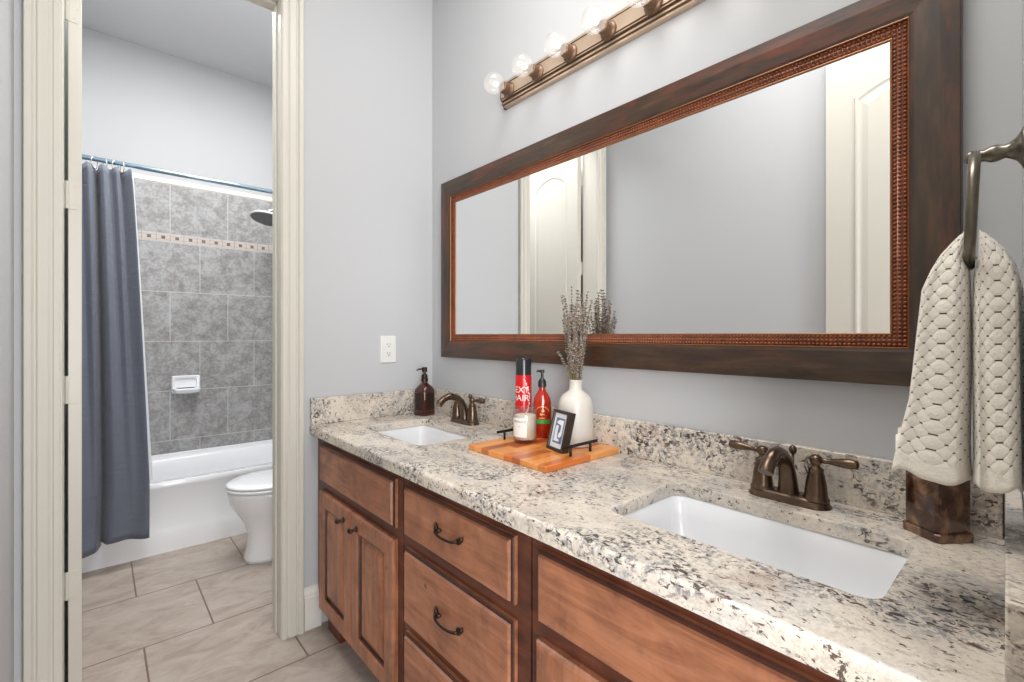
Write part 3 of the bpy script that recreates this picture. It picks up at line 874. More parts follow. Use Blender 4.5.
# ------------------------------------------------------------------ wall outlet
ol = empty('power_outlet', (1.039, WY, zr(-0.067)), 'white duplex power outlet on the wall above the left backsplash', 'outlet')
bm = bmesh.new()
loft(bm, [[(x, y, z) for x, z in rrect(-0.040 + d, 0.040 - d, -0.064 + d, 0.064 - d, 0.005, 3)] for y, d in ((-0.0002, 0), (-0.004, 0), (-0.0062, 0.003))])
bmesh.ops.recalc_face_normals(bm, faces=bm.faces)
obj('cover_plate', bm, M_PLATE, ol)
for s in (-1, 1):
    bm = bmesh.new()
    loft(bm, [[(x, y, z) for x, z in rrect(-0.0175 + d, 0.0175 - d, s * 0.021 - 0.0145 + d, s * 0.021 + 0.0145 - d, 0.008, 5)] for y, d in ((-0.0055, 0), (-0.0080, 0), (-0.0085, 0.001))])
    bmesh.ops.recalc_face_normals(bm, faces=bm.faces)
    rc = obj('receptacle', bm, M_PLATE, ol)
    bm = B((-0.0075, -0.0055, -0.0088, -0.0080, s * 0.021 - 0.001, s * 0.021 + 0.008), (0.0050, 0.0070, -0.0088, -0.0080, s * 0.021 - 0.001, s * 0.021 + 0.007))
    tube(bm, [(0, -0.0080, s * 0.021 - 0.007), (0, -0.0088, s * 0.021 - 0.007)], 0.0028, 10)
    obj('slots', bm, M_DARK, rc)

# ------------------------------------------------------------------ square amber soap dispenser
s_ = NT('amber_glass')
c_ = s_.ramp(s_.noise(s_.coord(), 30), [(0.3, lin(60, 18, 8)), (0.7, lin(104, 38, 16))])
s_.set(Base_Color=c_, Roughness=0.08, Transmission_Weight=0.55, IOR=1.45, Coat_Weight=0.6); M_AMBER = s_.m
M_AMBERL = simple('dark_label', lin(30, 16, 12), 0.3, var=0.2)
sd = empty('soap_dispenser', (1.176, 1.966, CTOP), 'square amber glass pump bottle standing in the corner beside the left faucet', 'soap dispenser', rotz=math.radians(14))
sd.scale = (1, 1, 1.05)
bm = bmesh.new()
def sq(h, z, r): return [(p[0], p[1], z) for p in rrect(-h, h, -h, h, r, 4)]
loft(bm, [sq(0.036, 0.0, 0.012), sq(0.038, 0.004, 0.013), sq(0.038, 0.018, 0.013), sq(0.0365, 0.020, 0.013), sq(0.0375, 0.024, 0.013), sq(0.0375, 0.108, 0.013), sq(0.036, 0.116, 0.015), sq(0.030, 0.130, 0.020), sq(0.019, 0.142, 0.0188), sq(0.014, 0.147, 0.0139), sq(0.0135, 0.154, 0.0134)])
bmesh.ops.recalc_face_normals(bm, faces=bm.faces)
obj('bottle', bm, M_AMBER, sd, smooth=True).modifiers.new('es', 'EDGE_SPLIT').split_angle = math.radians(40)
obj('label', B((-0.0382, -0.0376, -0.021, 0.021, 0.030, 0.100), (-0.021, 0.021, -0.0382, -0.0376, 0.030, 0.100)), M_AMBERL, sd)
bm = bmesh.new()
lathe(bm, [(0.0165, 0.152), (0.0165, 0.166), (0.0140, 0.170), (0.0155, 0.176), (0.0125, 0.184), (0.006, 0.188), (0.006, 0.194), (0.0125, 0.195), (0.0125, 0.214), (0.010, 0.217)], 20)
tube(bm, [(-0.008, 0.004, 0.209), (-0.026, 0.012, 0.209), (-0.036, 0.017, 0.204)], [0.004, 0.0035, 0.003], 8)
bmesh.ops.recalc_face_normals(bm, faces=bm.faces)
obj('pump', bm, M_PULL, sd, smooth=True).modifiers.new('es', 'EDGE_SPLIT').split_angle = math.radians(40)

# ------------------------------------------------------------------ tray
def m_tray():
    s = NT('acacia_tray')
    tc = s.n('ShaderNodeTexCoord'); sp = s.n('ShaderNodeSeparateXYZ'); s.t.links.new(tc.outputs['Object'], sp.inputs[0])
    # staves run along X in the photo's board, each with its own tone
    idx = s.math('FLOOR', s.math('DIVIDE', sp.outputs[1], 0.037))
    wn = s.n('ShaderNodeTexWhiteNoise'); wn.noise_dimensions = '2D'
    cb = s.n('ShaderNodeCombineXYZ'); s.put(cb.inputs[0], idx)
    s.put(cb.inputs[1], s.math('FLOOR', s.math('DIVIDE', s.math('ADD', sp.outputs[0], s.math('MULTIPLY', idx, 0.081)), 0.19)))
    s.t.links.new(cb.outputs[0], wn.inputs['Vector'])
    base = s.ramp(wn.outputs['Value'], [(0.0, lin(140, 66, 24)), (0.4, lin(206, 112, 44)), (0.7, lin(238, 164, 88)), (1.0, lin(172, 80, 28))])
    g = s.noise(s.coord(scale=(0.15, 1, 1)), 60, 5, 0.6, 0.5)
    c = s.mix(0.5, base, s.ramp(g, [(0.3, (0.55, 0.5, 0.45)), (0.6, (1, 1, 1))]), 'MULTIPLY')
    s.set(Base_Color=c, Roughness=0.35, Coat_Weight=0.2)
    return s.m
M_TRAY = m_tray()
TX0, TX1, TY0, TY1 = 0.926, 1.260, 0.908, 1.268
TT = CTOP + 0.0185
ty = empty('wooden_tray', ((TX0 + TX1) / 2, (TY0 + TY1) / 2, CTOP), 'square acacia wood board with two black bar handles on the granite between the sinks', 'tray')
o = obj('board', B((-0.167, 0.167, -0.1795, 0.1795, 0.0003, 0.0185)), M_TRAY, ty, bevel=0.002)
for yy in (0.939, 1.243):
    bm = bmesh.new(); yl = yy - ty.location.y
    tube(bm, [(1.030 - ty.location.x, yl, 0.0185 + 0.029), (1.186 - ty.location.x, yl, 0.0185 + 0.029)], 0.0048, 12)
    hd = obj('handle', bm, M_BLKMET, ty, smooth=True); hd.modifiers.new('es', 'EDGE_SPLIT').split_angle = math.radians(50)
    for xx in (1.062, 1.154):
        bm = bmesh.new(); xl = xx - ty.location.x
        tube(bm, [(xl, yl, 0.0185), (xl, yl, 0.0185 + 0.029)], 0.0042, 10)
        po = obj('post', bm, M_BLKMET, hd, smooth=True)

# ------------------------------------------------------------------ text helper (mesh text, no bpy.ops)
def text_mesh(body, size, depth=0.0):
    cu = bpy.data.curves.new('t', 'FONT'); cu.body = body; cu.size = size; cu.align_x = 'CENTER'; cu.align_y = 'CENTER'
    cu.resolution_u = 3; cu.extrude = depth
    to = bpy.data.objects.new('t', cu); COL.objects.link(to)
    dg = bpy.context.evaluated_depsgraph_get()
    me = bpy.data.meshes.new_from_object(to.evaluated_get(dg))
    bpy.data.objects.remove(to); bpy.data.curves.remove(cu)
    return me
def text_on_cylinder(bm, body, size, R, ang0, z0, sx=1.0):
    me = text_mesh(body, size)
    t = bmesh.new(); t.from_mesh(me)
    bmesh.ops.triangulate(t, faces=t.faces)
    bmesh.ops.subdivide_edges(t, edges=[e for e in t.edges if abs(e.verts[0].co.x - e.verts[1].co.x) > size * 0.2], cuts=1)
    for v in t.verts:
        a = ang0 + v.co.x * sx / R
        v.co = Vector((R * math.cos(a), R * math.sin(a), z0 + v.co.y))
    me2 = bpy.data.meshes.new('t'); t.to_mesh(me2); t.free(); bm.from_mesh(me2)
    bpy.data.meshes.remove(me2); bpy.data.meshes.remove(me)
def facing(loc):   # angle (local, from +X) that points to the viewpoint
    return math.atan2(-loc[1], -loc[0])

# ------------------------------------------------------------------ hairspray can
M_RED = simple('red_can', lin(196, 22, 28), 0.22, 0.1, var=0.04)
M_CANCAP = simple('black_cap', (0.02, 0.02, 0.022), 0.18)
M_WHITE = simple('white_print', (0.80, 0.74, 0.70), 0.5, var=0.02)
hc = empty('hairspray_can', (1.152, 1.243, TT), 'red aerosol can with a black cap and white lettering, tallest item behind the candle', 'spray can')
hc.scale = (1.07, 1.07, 1.03)
R = 0.0275
bm = bmesh.new()
lathe(bm, [(0.024, 0), (R, 0.003), (R, 0.205), (0.0265, 0.210), (0.0265, 0.214)], 36)
obj('can_body', bm, M_RED, hc, smooth=True).modifiers.new('es', 'EDGE_SPLIT').split_angle = math.radians(40)
bm = bmesh.new()
lathe(bm, [(0.0268, 0.2145), (0.0268, 0.266), (0.0255, 0.270), (0.0240, 0.2705), (0.0235, 0.262)], 36, cap0=True, cap1=True)
obj('cap', bm, M_CANCAP, hc, smooth=True).modifiers.new('es', 'EDGE_SPLIT').split_angle = math.radians(40)
fa = facing(hc.location)
bm = bmesh.new()
text_on_cylinder(bm, 'SEXY', 0.030, R + 0.0004, fa - 0.50, 0.163)
text_on_cylinder(bm, 'HAIR', 0.030, R + 0.0004, fa - 0.50, 0.135)
for k, ch in enumerate('IOOO'): pass
random.seed(3)
for k in range(44):      # white dotted swirl to the right of the letters
    t = k / 43
    a = fa + 0.12 + 0.60 * math.sin(PI * t) + random.uniform(-0.10, 0.10)
    z = 0.200 - 0.135 * t + random.uniform(-0.003, 0.003)
    rr = random.uniform(0.0008, 0.0026)
    c = Vector(((R + 0.0005) * math.cos(a), (R + 0.0005) * math.sin(a), z)); tn = Vector((-math.sin(a), math.cos(a), 0))
    vs = [bm.verts.new(c + tn * rr * math.cos(2 * PI * q / 8) + Vector((0, 0, rr * math.sin(2 * PI * q / 8)))) for q in range(8)]
    bm.faces.new(vs)
obj('lettering', bm, M_WHITE, hc)

# ------------------------------------------------------------------ lotion pump bottle
s_ = NT('red_lotion_bottle')
c_ = s_.ramp(s_.noise(s_.coord(), 18), [(0.3, lin(150, 22, 10)), (0.7, lin(196, 52, 20))])
s_.set(Base_Color=c_, Roughness=0.12, Coat_Weight=0.5, Transmission_Weight=0.15); M_LOTION = s_.m
M_GOLD = simple('gold_print', lin(226, 168, 96), 0.4, 0.2)
M_GREEN = simple('green_stripe', lin(52, 150, 58), 0.4)
lb = empty('lotion_bottle', (1.186, 1.182, TT), 'red-orange pump bottle with a green stripe, standing behind the candle and small frame', 'pump bottle', rotz=0.0)
lb.rotation_euler = (0, 0, facing((1.186, 1.182)))
lb.scale = (1, 1, 1.03)
bm = bmesh.new()
def el(a, b, z, n=32): return [(b * math.cos(2 * PI * k / n), a * math.sin(2 * PI * k / n), z) for k in range(n)]
loft(bm, [el(0.030, 0.020, 0), el(0.032, 0.022, 0.004), el(0.0325, 0.0225, 0.10), el(0.032, 0.022, 0.118), el(0.029, 0.0205, 0.134), el(0.021, 0.0175, 0.150), el(0.014, 0.0135, 0.160), el(0.0115, 0.0115, 0.168), el(0.0110, 0.0110, 0.178)])
obj('bottle', bm, M_LOTION, lb, smooth=True).modifiers.new('es', 'EDGE_SPLIT').split_angle = math.radians(45)
def patch(bm, y0, y1, z0, z1, g=0.0005, n=10):
    a, b = 0.0325 + g, 0.0225 + g
    lo = []; hi = []
    for k in range(n + 1):
        y = y0 + (y1 - y0) * k / n
        x = b * math.sqrt(max(0.0, 1 - (y / a) ** 2))
        lo.append(bm.verts.new((x, y, z0))); hi.append(bm.verts.new((x, y, z1)))
    for k in range(n): bm.faces.new((lo[k], lo[k + 1], hi[k + 1], hi[k]))
bm = bmesh.new(); patch(bm, -0.027, 0.027, 0.050, 0.064); obj('green_stripe', bm, M_GREEN, lb)
bm = bmesh.new()
def arcs(bm, yc, zc, r, w, a0, a1, n=14):
    a_, b_ = 0.0325 + 0.0007, 0.0225 + 0.0007
    P = []
    for rr in (r, r + w):
        row = []
        for k in range(n + 1):
            t = a0 + (a1 - a0) * k / n
            y = yc + rr * math.cos(t); z = zc + rr * 0.9 * math.sin(t)
            y = max(-0.031, min(0.031, y))
            row.append(bm.verts.new((b_ * math.sqrt(max(0, 1 - (y / a_) ** 2)), y, z)))
        P.append(row)
    for k in range(n): bm.faces.new((P[0][k], P[0][k + 1], P[1][k + 1], P[1][k]))
arcs(bm, 0, 0.086, 0.024, 0.0022, 0.25, PI - 0.25)
obj('gold_arch', bm, M_GOLD, lb); bm = bmesh.new()
arcs(bm, 0.003, 0.094, 0.000, 0.0055, 0, 2 * PI)
arcs(bm, -0.004, 0.082, 0.000, 0.0040, 0, 2 * PI)
arcs(bm, 0.004, 0.078, 0.003, 0.003, 0.3, 2.6)
obj('gold_emblem', bm, M_GOLD, lb)
bm = bmesh.new(); patch(bm, -0.013, 0.010, 0.068, 0.0705); obj('gold_line', bm, M_GOLD, lb)
bm = bmesh.new()
lathe(bm, [(0.0145, 0.174), (0.0150, 0.180), (0.0145, 0.192), (0.010, 0.200), (0.005, 0.205), (0.0045, 0.222), (0.008, 0.223), (0.008, 0.231), (0.005, 0.233)], 20)
tube(bm, [(0.0, 0.0, 0.228), (0.0, -0.014, 0.229), (0.0, -0.020, 0.226)], [0.004, 0.0035, 0.003], 8)
bmesh.ops.recalc_face_normals(bm, faces=bm.faces)
obj('pump', bm, M_BLACK, lb, smooth=True).modifiers.new('es', 'EDGE_SPLIT').split_angle = math.radians(40)

# ------------------------------------------------------------------ candle
s_ = NT('clear_glass')
gb = s_.n('ShaderNodeBsdfGlossy'); gb.inputs['Roughness'].default_value = 0.02; tb = s_.n('ShaderNodeBsdfTransparent'); tb.inputs[0].default_value = (0.95, 0.96, 0.96, 1)
lw = s_.n('ShaderNodeLayerWeight'); lw.inputs['Blend'].default_value = 0.25
mx = s_.n('ShaderNodeMixShader'); s_.put(mx.inputs[0], s_.math('ADD', s_.math('MULTIPLY', lw.outputs['Facing'], 0.5), 0.05)); s_.t.links.new(tb.outputs[0], mx.inputs[1]); s_.t.links.new(gb.outputs[0], mx.inputs[2])
s_.t.links.new(mx.outputs[0], s_.out.inputs['Surface']); M_GLASS = s_.m
M_WAX = simple('cream_wax', (0.78, 0.70, 0.58), 0.5, var=0.02, Subsurface_Weight=0.0)
M_PAPER = simple('white_label', (0.78, 0.75, 0.70), 0.6, var=0.01)
cn = empty('candle', (1.094, 1.172, TT), 'cream wax candle in a clear glass tumbler with a white label, front of the tray', 'candle')
R = 0.0405
bm = bmesh.new()
lathe(bm, [(0.034, 0.0003), (R, 0.004), (R, 0.114), (R - 0.001, 0.115), (R - 0.0025, 0.114), (R - 0.0025, 0.012), (R - 0.006, 0.010), (0.0005, 0.010)], 40, cap1=False)
bmesh.ops.recalc_face_normals(bm, faces=bm.faces)
obj('glass_tumbler', bm, M_GLASS, cn, smooth=True)
bm = bmesh.new(); lathe(bm, [(R - 0.007, 0.0112), (R - 0.0035, 0.014), (R - 0.0035, 0.090), (R - 0.006, 0.092), (0.004, 0.091)], 36)
wax = obj('wax', bm, M_WAX, cn, smooth=True)
bm = bmesh.new(); tube(bm, [(0, 0, 0.084), (0.001, 0, 0.094)], 0.0012, 6); obj('wick', bm, M_DARK, wax)
fa = facing(cn.location)
bm = bmesh.new(); n = 16; lo = []; hi = []
for k in range(n + 1):
    a = fa - 0.62 - 0.75 + 1.5 * k / n
    lo.append(bm.verts.new(((R + 0.0004) * math.cos(a), (R + 0.0004) * math.sin(a), 0.022))); hi.append(bm.verts.new(((R + 0.0004) * math.cos(a), (R + 0.0004) * math.sin(a), 0.086)))
for k in range(n): bm.faces.new((lo[k], lo[k + 1], hi[k + 1], hi[k]))
lab = obj('label', bm, M_PAPER, cn)
bm = bmesh.new()
text_on_cylinder(bm, 'FIREWOOD', 0.0100, R + 0.0009, fa - 0.50, 0.073)
text_on_cylinder(bm, 'soy', 0.0060, R + 0.0009, fa - 0.50, 0.058)
obj('label_print', bm, simple('grey_print', (0.12, 0.11, 0.11), 0.6), lab)

# ------------------------------------------------------------------ small picture frame (leans back)
pf = empty('picture_frame', (1.0715, 1.018, TT + 0.0012), 'small dark deep-sided photo frame with a blue and white picture, front of the tray', 'picture frame')
ang = math.atan2(1.065 - 0.972, 1.083 - 1.060) - PI / 2     # heading of its width axis relative to +Y
pf.rotation_euler = (0, 0, ang)
lean = math.radians(14.0)
LM = Matrix.Rotation(lean, 4, 'Y')
W2, Hh, D = 0.045, 0.127, 0.024
M_FRM = simple('dark_brown_frame', lin(44, 32, 26), 0.4, var=0.2)
def leaned(bm):
    bmesh.ops.transform(bm, matrix=LM, verts=bm.verts); return bm
bm = bmesh.new()
fw_ = 0.010
prof = [(0, D), (0, 0.0), (0.002, -0.001), (fw_ - 0.001, -0.001), (fw_, 0.001), (fw_, 0.006)]
L = []
for u, x in prof:
    L.append([(x, -W2 + u, u), (x, W2 - u, u), (x, W2 - u, Hh - u), (x, -W2 + u, Hh - u)])
loft(bm, L, cap0=True, cap1=False); bmesh.ops.recalc_face_normals(bm, faces=bm.faces)
obj('frame', leaned(bm), M_FRM, pf)
yi, zi = W2 - fw_, fw_
obj('mat_board', leaned(B((0.005, 0.0065, -yi - 0.001, yi + 0.001, zi - 0.001, Hh - zi + 0.001))), simple('mat_white', (0.68, 0.69, 0.70), 0.6, var=0.01), pf)
bm = B((0.0044, 0.005, -yi + 0.011, yi - 0.011, zi + 0.014, Hh - zi - 0.014))
art = obj('picture', leaned(bm), simple('picture_blue', lin(88, 108, 134), 0.5, var=0.15, scale=60), pf)
bm = bmesh.new()
# two interlocking pale bands
def poly(P, x):
    bm.faces.new([bm.verts.new((x, y, z)) for y, z in P])
poly([(0.017, 0.090), (0.004, 0.097), (-0.019, 0.097), (-0.019, 0.050), (-0.012, 0.043), (-0.002, 0.043), (-0.002, 0.056), (-0.009, 0.060), (-0.009, 0.080), (0.003, 0.084), (0.012, 0.084)], 0.0040)
poly([(0.019, 0.030), (-0.010, 0.030), (-0.010, 0.036), (0.002, 0.040), (0.005, 0.052), (0.005, 0.078), (0.014, 0.080), (0.019, 0.074)], 0.0041)
obj('picture_motif', leaned(bm), simple('motif_white', (0.74, 0.75, 0.78), 0.5), art)
bm = bmesh.new()   # rear strut so that it stands
loft(bm, [[(D - 0.002, -0.012, 0.085), (D - 0.002, 0.012, 0.085), (D, 0.012, 0.088), (D, -0.012, 0.088)]], True, False)
bm.free()

# ------------------------------------------------------------------ vase
M_VASE = simple('ivory_ceramic', (0.60, 0.555, 0.49), 0.38, var=0.02, scale=20)
VX, VY = 1.1905, 1.030
vs_ = empty('ceramic_vase', (VX, VY, TT), 'ivory ceramic bottle vase with a short neck, standing on the tray', 'vase')
bm = bmesh.new()
lathe(bm, [(0.0480, 0.0003), (0.0545, 0.002), (0.0565, 0.006), (0.0575, 0.020), (0.0575, 0.110), (0.0565, 0.128), (0.0520, 0.143), (0.0430, 0.155), (0.0310, 0.163), (0.0235, 0.169), (0.0210, 0.176), (0.0205, 0.190), (0.0215, 0.198), (0.0225, 0.201), (0.0215, 0.2025), (0.0180, 0.201), (0.0170, 0.190), (0.0180, 0.172), (0.040, 0.150), (0.050, 0.12), (0.050, 0.01), (0.001, 0.008)], 48, cap1=False)
for v in bm.verts: v.co.z *= 1.065
bmesh.ops.recalc_face_normals(bm, faces=bm.faces)
obj('vase_body', bm, M_VASE, vs_, smooth=True)

# ------------------------------------------------------------------ dried lavender
s_ = NT('lavender_buds')
c_ = s_.ramp(s_.noise(s_.coord(), 210, 2), [(0.38, lin(66, 52, 52)), (0.50, lin(112, 95, 94)), (0.62, lin(200, 186, 176))])
s_.set(Base_Color=c_, Roughness=0.9); M_BUD = s_.m
M_STEM = simple('dried_stem', lin(128, 118, 70), 0.8, var=0.2)
random.seed(11)
def lav_stem(h, bend, side, headlen):
    """returns meshes bm_stem, bm_buds for a stem rising from the origin and leaning towards +X"""
    P = []; n = 14
    for k in range(n + 1):
        t = k / n
        P.append(Vector((bend * t ** 1.8, side * math.sin(PI * t) * 0.5, h * (t - 0.10 * abs(bend) / 0.06 * t * t * 0.3))))
    b1 = bmesh.new(); tube(b1, P, [0.0011] * n + [0.0006], 5)
    b2 = bmesh.new()
    def at(t):
        f = t * n; i = min(int(f), n - 1); return P[i].lerp(P[i + 1], f - i), (P[min(i + 1, n)] - P[i]).normalized()
    t = 1.0 - headlen / h; step = 0.0088 / h
    while t < 1.0:
        c, tg = at(t)
        for j in range(random.randint(3, 7)):
            a = random.uniform(0, 2 * PI)
            side_v = tg.orthogonal().normalized(); side_v.rotate(Matrix.Rotation(a, 3, tg))
            d = (side_v * 0.75 + tg * 0.65).normalized()
            p0 = c + d * 0.0008; p1 = c + d * random.uniform(0.0065, 0.0095)
            mid = (p0 + p1) / 2; o1 = d.orthogonal().normalized() * 0.0027; o2 = d.cross(o1).normalized() * 0.0027
            v = [b2.verts.new(p0), b2.verts.new(mid + o1), b2.verts.new(mid + o2), b2.verts.new(mid - o1), b2.verts.new(mid - o2), b2.verts.new(p1)]
            for q in range(4):
                b2.faces.new((v[0], v[1 + (q + 1) % 4], v[1 + q])); b2.faces.new((v[5], v[1 + q], v[1 + (q + 1) % 4]))
        t += step * random.uniform(0.55, 1.6)
    return b1, b2
protos = []
LAVL = 'dried lavender stem with grey-purple buds, one of the bunch in the ivory vase'
spec = [(0.400, 0.016, 0.010, 0.24), (0.385, 0.036, -0.012, 0.22), (0.360, 0.048, 0.015, 0.22), (0.340, 0.026, -0.02, 0.21), (0.310, 0.044, 0.018, 0.19), (0.375, 0.058, -0.015, 0.20)]
NST = 36
for i in range(NST):
    k = i % 6
    phi = i * 2.39996 + 0.3
    r0 = 0.0035 + 0.0095 * math.sqrt((i + 0.5) / NST)
    loc = (VX + r0 * 0.8 * math.cos(phi), VY + r0 * 0.8 * math.sin(phi), TT + 0.115)
    if i < 6:
        e = empty('lavender_stem', loc, LAVL, 'dried flower', 'dried lavender in the vase', rotz=phi)
        h, bd, sd_, hl = spec[k]
        b1, b2 = lav_stem(h, bd, sd_, hl)
        a_ = obj('stalk', b1, M_STEM, e, smooth=True); b_ = obj('buds', b2, M_BUD, e)
        protos.append((e, a_, b_))
    else:
        e0, a0, b0_ = protos[k]
        e = e0.copy(); COL.objects.link(e); e.location = loc; e.rotation_euler = (0, 0, phi)
        zs = random.uniform(0.72, 1.0); e.scale = (random.uniform(0.35, 1.0), 1.3, zs * 1.04)
        for c0 in (a0, b0_):
            c1 = c0.copy(); COL.objects.link(c1); c1.parent = e
# one stem that droops over the vase's left side
e0, a0, b0_ = protos[4]
e = e0.copy(); COL.objects.link(e)
e['label'] = 'dried lavender stem drooping lowest, out over the left shoulder of the ivory vase'
e.location = (VX - 0.006, VY + 0.006, TT + 0.15); e.rotation_euler = (0, 0, math.radians(140)); e.scale = (1.15, 1, 0.52)
if 'group' in e.keys(): del e['group']
for c0 in (a0, b0_):
    c1 = c0.copy(); COL.objects.link(c1); c1.parent = e

# ------------------------------------------------------------------ square bronze tumbler under the towel
s_ = NT('patina_bronze')
c_ = s_.ramp(s_.noise(s_.coord(scale=(1, 1, 0.6)), 22, 5, 0.65, 0.8), [(0.30, lin(34, 20, 14)), (0.48, lin(84, 54, 38)), (0.66, lin(150, 116, 88))])
s_.set(Base_Color=c_, Roughness=0.2, Metallic=0.45, Coat_Weight=0.6, Coat_Roughness=0.1); M_PATINA = s_.m
tb_ = empty('tumbler', (1.200, 0.1360, CTOP), 'square brown bronze tumbler on the granite, half hidden under the hanging towel', 'tumbler', rotz=math.atan2(0.087 - 0.128, 1.217 - 1.164))
def csq(h, c, z):
    return [(-h + c, -h, z), (h - c, -h, z), (h, -h + c, z), (h, h - c, z), (h - c, h, z), (-h + c, h, z), (-h, h - c, z), (-h, -h + c, z)]
bm = bmesh.new()
loft(bm, [csq(0.0352, 0.006, 0.0142), csq(0.0352, 0.006, 0.126), csq(0.0317, 0.005, 0.126), csq(0.0317, 0.005, 0.02)]); bmesh.ops.recalc_face_normals(bm, faces=bm.faces)
obj('body', bm, M_PATINA, tb_, bevel=0.0008, segs=1)
bm = bmesh.new()
loft(bm, [csq(0.0370, 0.006, 0.0), csq(0.0380, 0.006, 0.002), csq(0.0380, 0.006, 0.012), csq(0.0385, 0.006, 0.014), csq(0.0365, 0.006, 0.0165)]); bmesh.ops.recalc_face_normals(bm, faces=bm.faces)
obj('base_band', bm, M_PATINA, tb_)
bm = bmesh.new()
loft(bm, [csq(0.0352, 0.006, 0.122), csq(0.0370, 0.006, 0.125), csq(0.0370, 0.006, 0.134), csq(0.0352, 0.006, 0.136), csq(0.0317, 0.005, 0.136), csq(0.0317, 0.005, 0.122)], cap0=False, cap1=False); bmesh.ops.recalc_face_normals(bm, faces=bm.faces)
obj('rim_band', bm, M_PATINA, tb_)

# ------------------------------------------------------------------ towel ring and towel
RX, RYY = 0.900, 0.066
tr_ = empty('towel_ring', (RX, fy(RX), zr(0.243)), 'pewter towel ring on the right-hand wall, holding the cream towel', 'towel ring')
bm = bmesh.new()
y0 = 0.0
tube(bm, [(0, 0.0002, 0), (0, 0.004, 0), (0, 0.006, 0), (0, 0.010, 0), (0, 0.014, 0), (0, 0.020, 0), (0, 0.028, 0), (0, 0.034, 0), (0, 0.040, 0), (0, 0.048, 0), (0, 0.054, 0), (0, 0.060, 0)],
     [0.027, 0.027, 0.022, 0.015, 0.012, 0.0085, 0.0110, 0.0110, 0.0075, 0.0085, 0.0095, 0.005], 20)
obj('mount', bm, M_PEWTER, tr_, smooth=True)
bm = bmesh.new(); P = []
for k in range(41):
    a = 2 * PI * k / 40
    rr = 0.074
    P.append((rr * math.sin(a), RYY - fy(RX) - 0.003 + rr * math.sin(a) * math.tan(math.atan2(RYY, RX)) + 0.006 * (1 - math.cos(a)) / 2, -0.074 + rr * math.cos(a)))
tube(bm, P, 0.0060, 14, cap=False)
obj('ring', bm, M_PEWTER, tr_, smooth=True)

def m_towel():
    s = NT('towel_plush')
    uv = s.n('ShaderNodeUVMap')
    sp = s.n('ShaderNodeSeparateXYZ'); s.t.links.new(uv.outputs[0], sp.inputs[0])
    pu, pv = 0.0180, 0.0100
    V = s.math('DIVIDE', sp.outputs[1], pv)
    row = s.math('FLOOR', V)
    odd = s.math('FRACT', s.math('MULTIPLY', row, 0.5))
    U = s.math('ADD', s.math('DIVIDE', sp.outputs[0], pu), odd)
    fu = s.math('SUBTRACT', s.math('FRACT', U), 0.5); fv = s.math('SUBTRACT', s.math('FRACT', V), 0.5)
    isbody = s.math('GREATER_THAN', sp.outputs[1], 0.022)
    # overlapping puffs: each row's dome peaks at its cell centre, valleys run as a diamond net
    uu = s.math('MULTIPLY', s.math('DIVIDE', sp.outputs[0], pu), PI); vv = s.math('MULTIPLY', s.math('DIVIDE', sp.outputs[1], 2 * pv), PI)
    pa = s.math('ABSOLUTE', s.math('SINE', s.math('ADD', uu, vv))); pb = s.math('ABSOLUTE', s.math('SINE', s.math('SUBTRACT', uu, vv)))
    dome = s.math('POWER', s.math('MULTIPLY', pa, pb), 0.36)
    du = s.math('SUBTRACT', 0.5, s.math('ABSOLUTE', fu)); dv = s.math('ADD', fv, 0.5)
    st = s.math('MULTIPLY', s.math('MULTIPLY', s.math('LESS_THAN', du, 0.105), s.math('LESS_THAN', dv, 0.19)), isbody)
    fz = s.noise(s.coord(), 260, 4, 0.7)
    c = s.mix(fz, (0.78, 0.72, 0.62), (0.88, 0.83, 0.735))
    c = s.mix(st, c, lin(92, 76, 60))
    s.set(Base_Color=c, Roughness=0.95, Sheen_Weight=0.3, Specular_IOR_Level=0.1)
    h = s.math('ADD', s.math('MULTIPLY', s.math('MULTIPLY', dome, isbody), 1.0), s.math('MULTIPLY', s.noise(s.coord(), 170, 4, 0.7), 0.9))
    s.bump(h, 0.6, 0.0034)
    return s.m
M_TOWEL = m_towel()
tw = empty('hand_towel', (RX, RYY, zr(-0.19)), 'cream dimpled hand towel hanging gathered through the towel ring', 'towel')
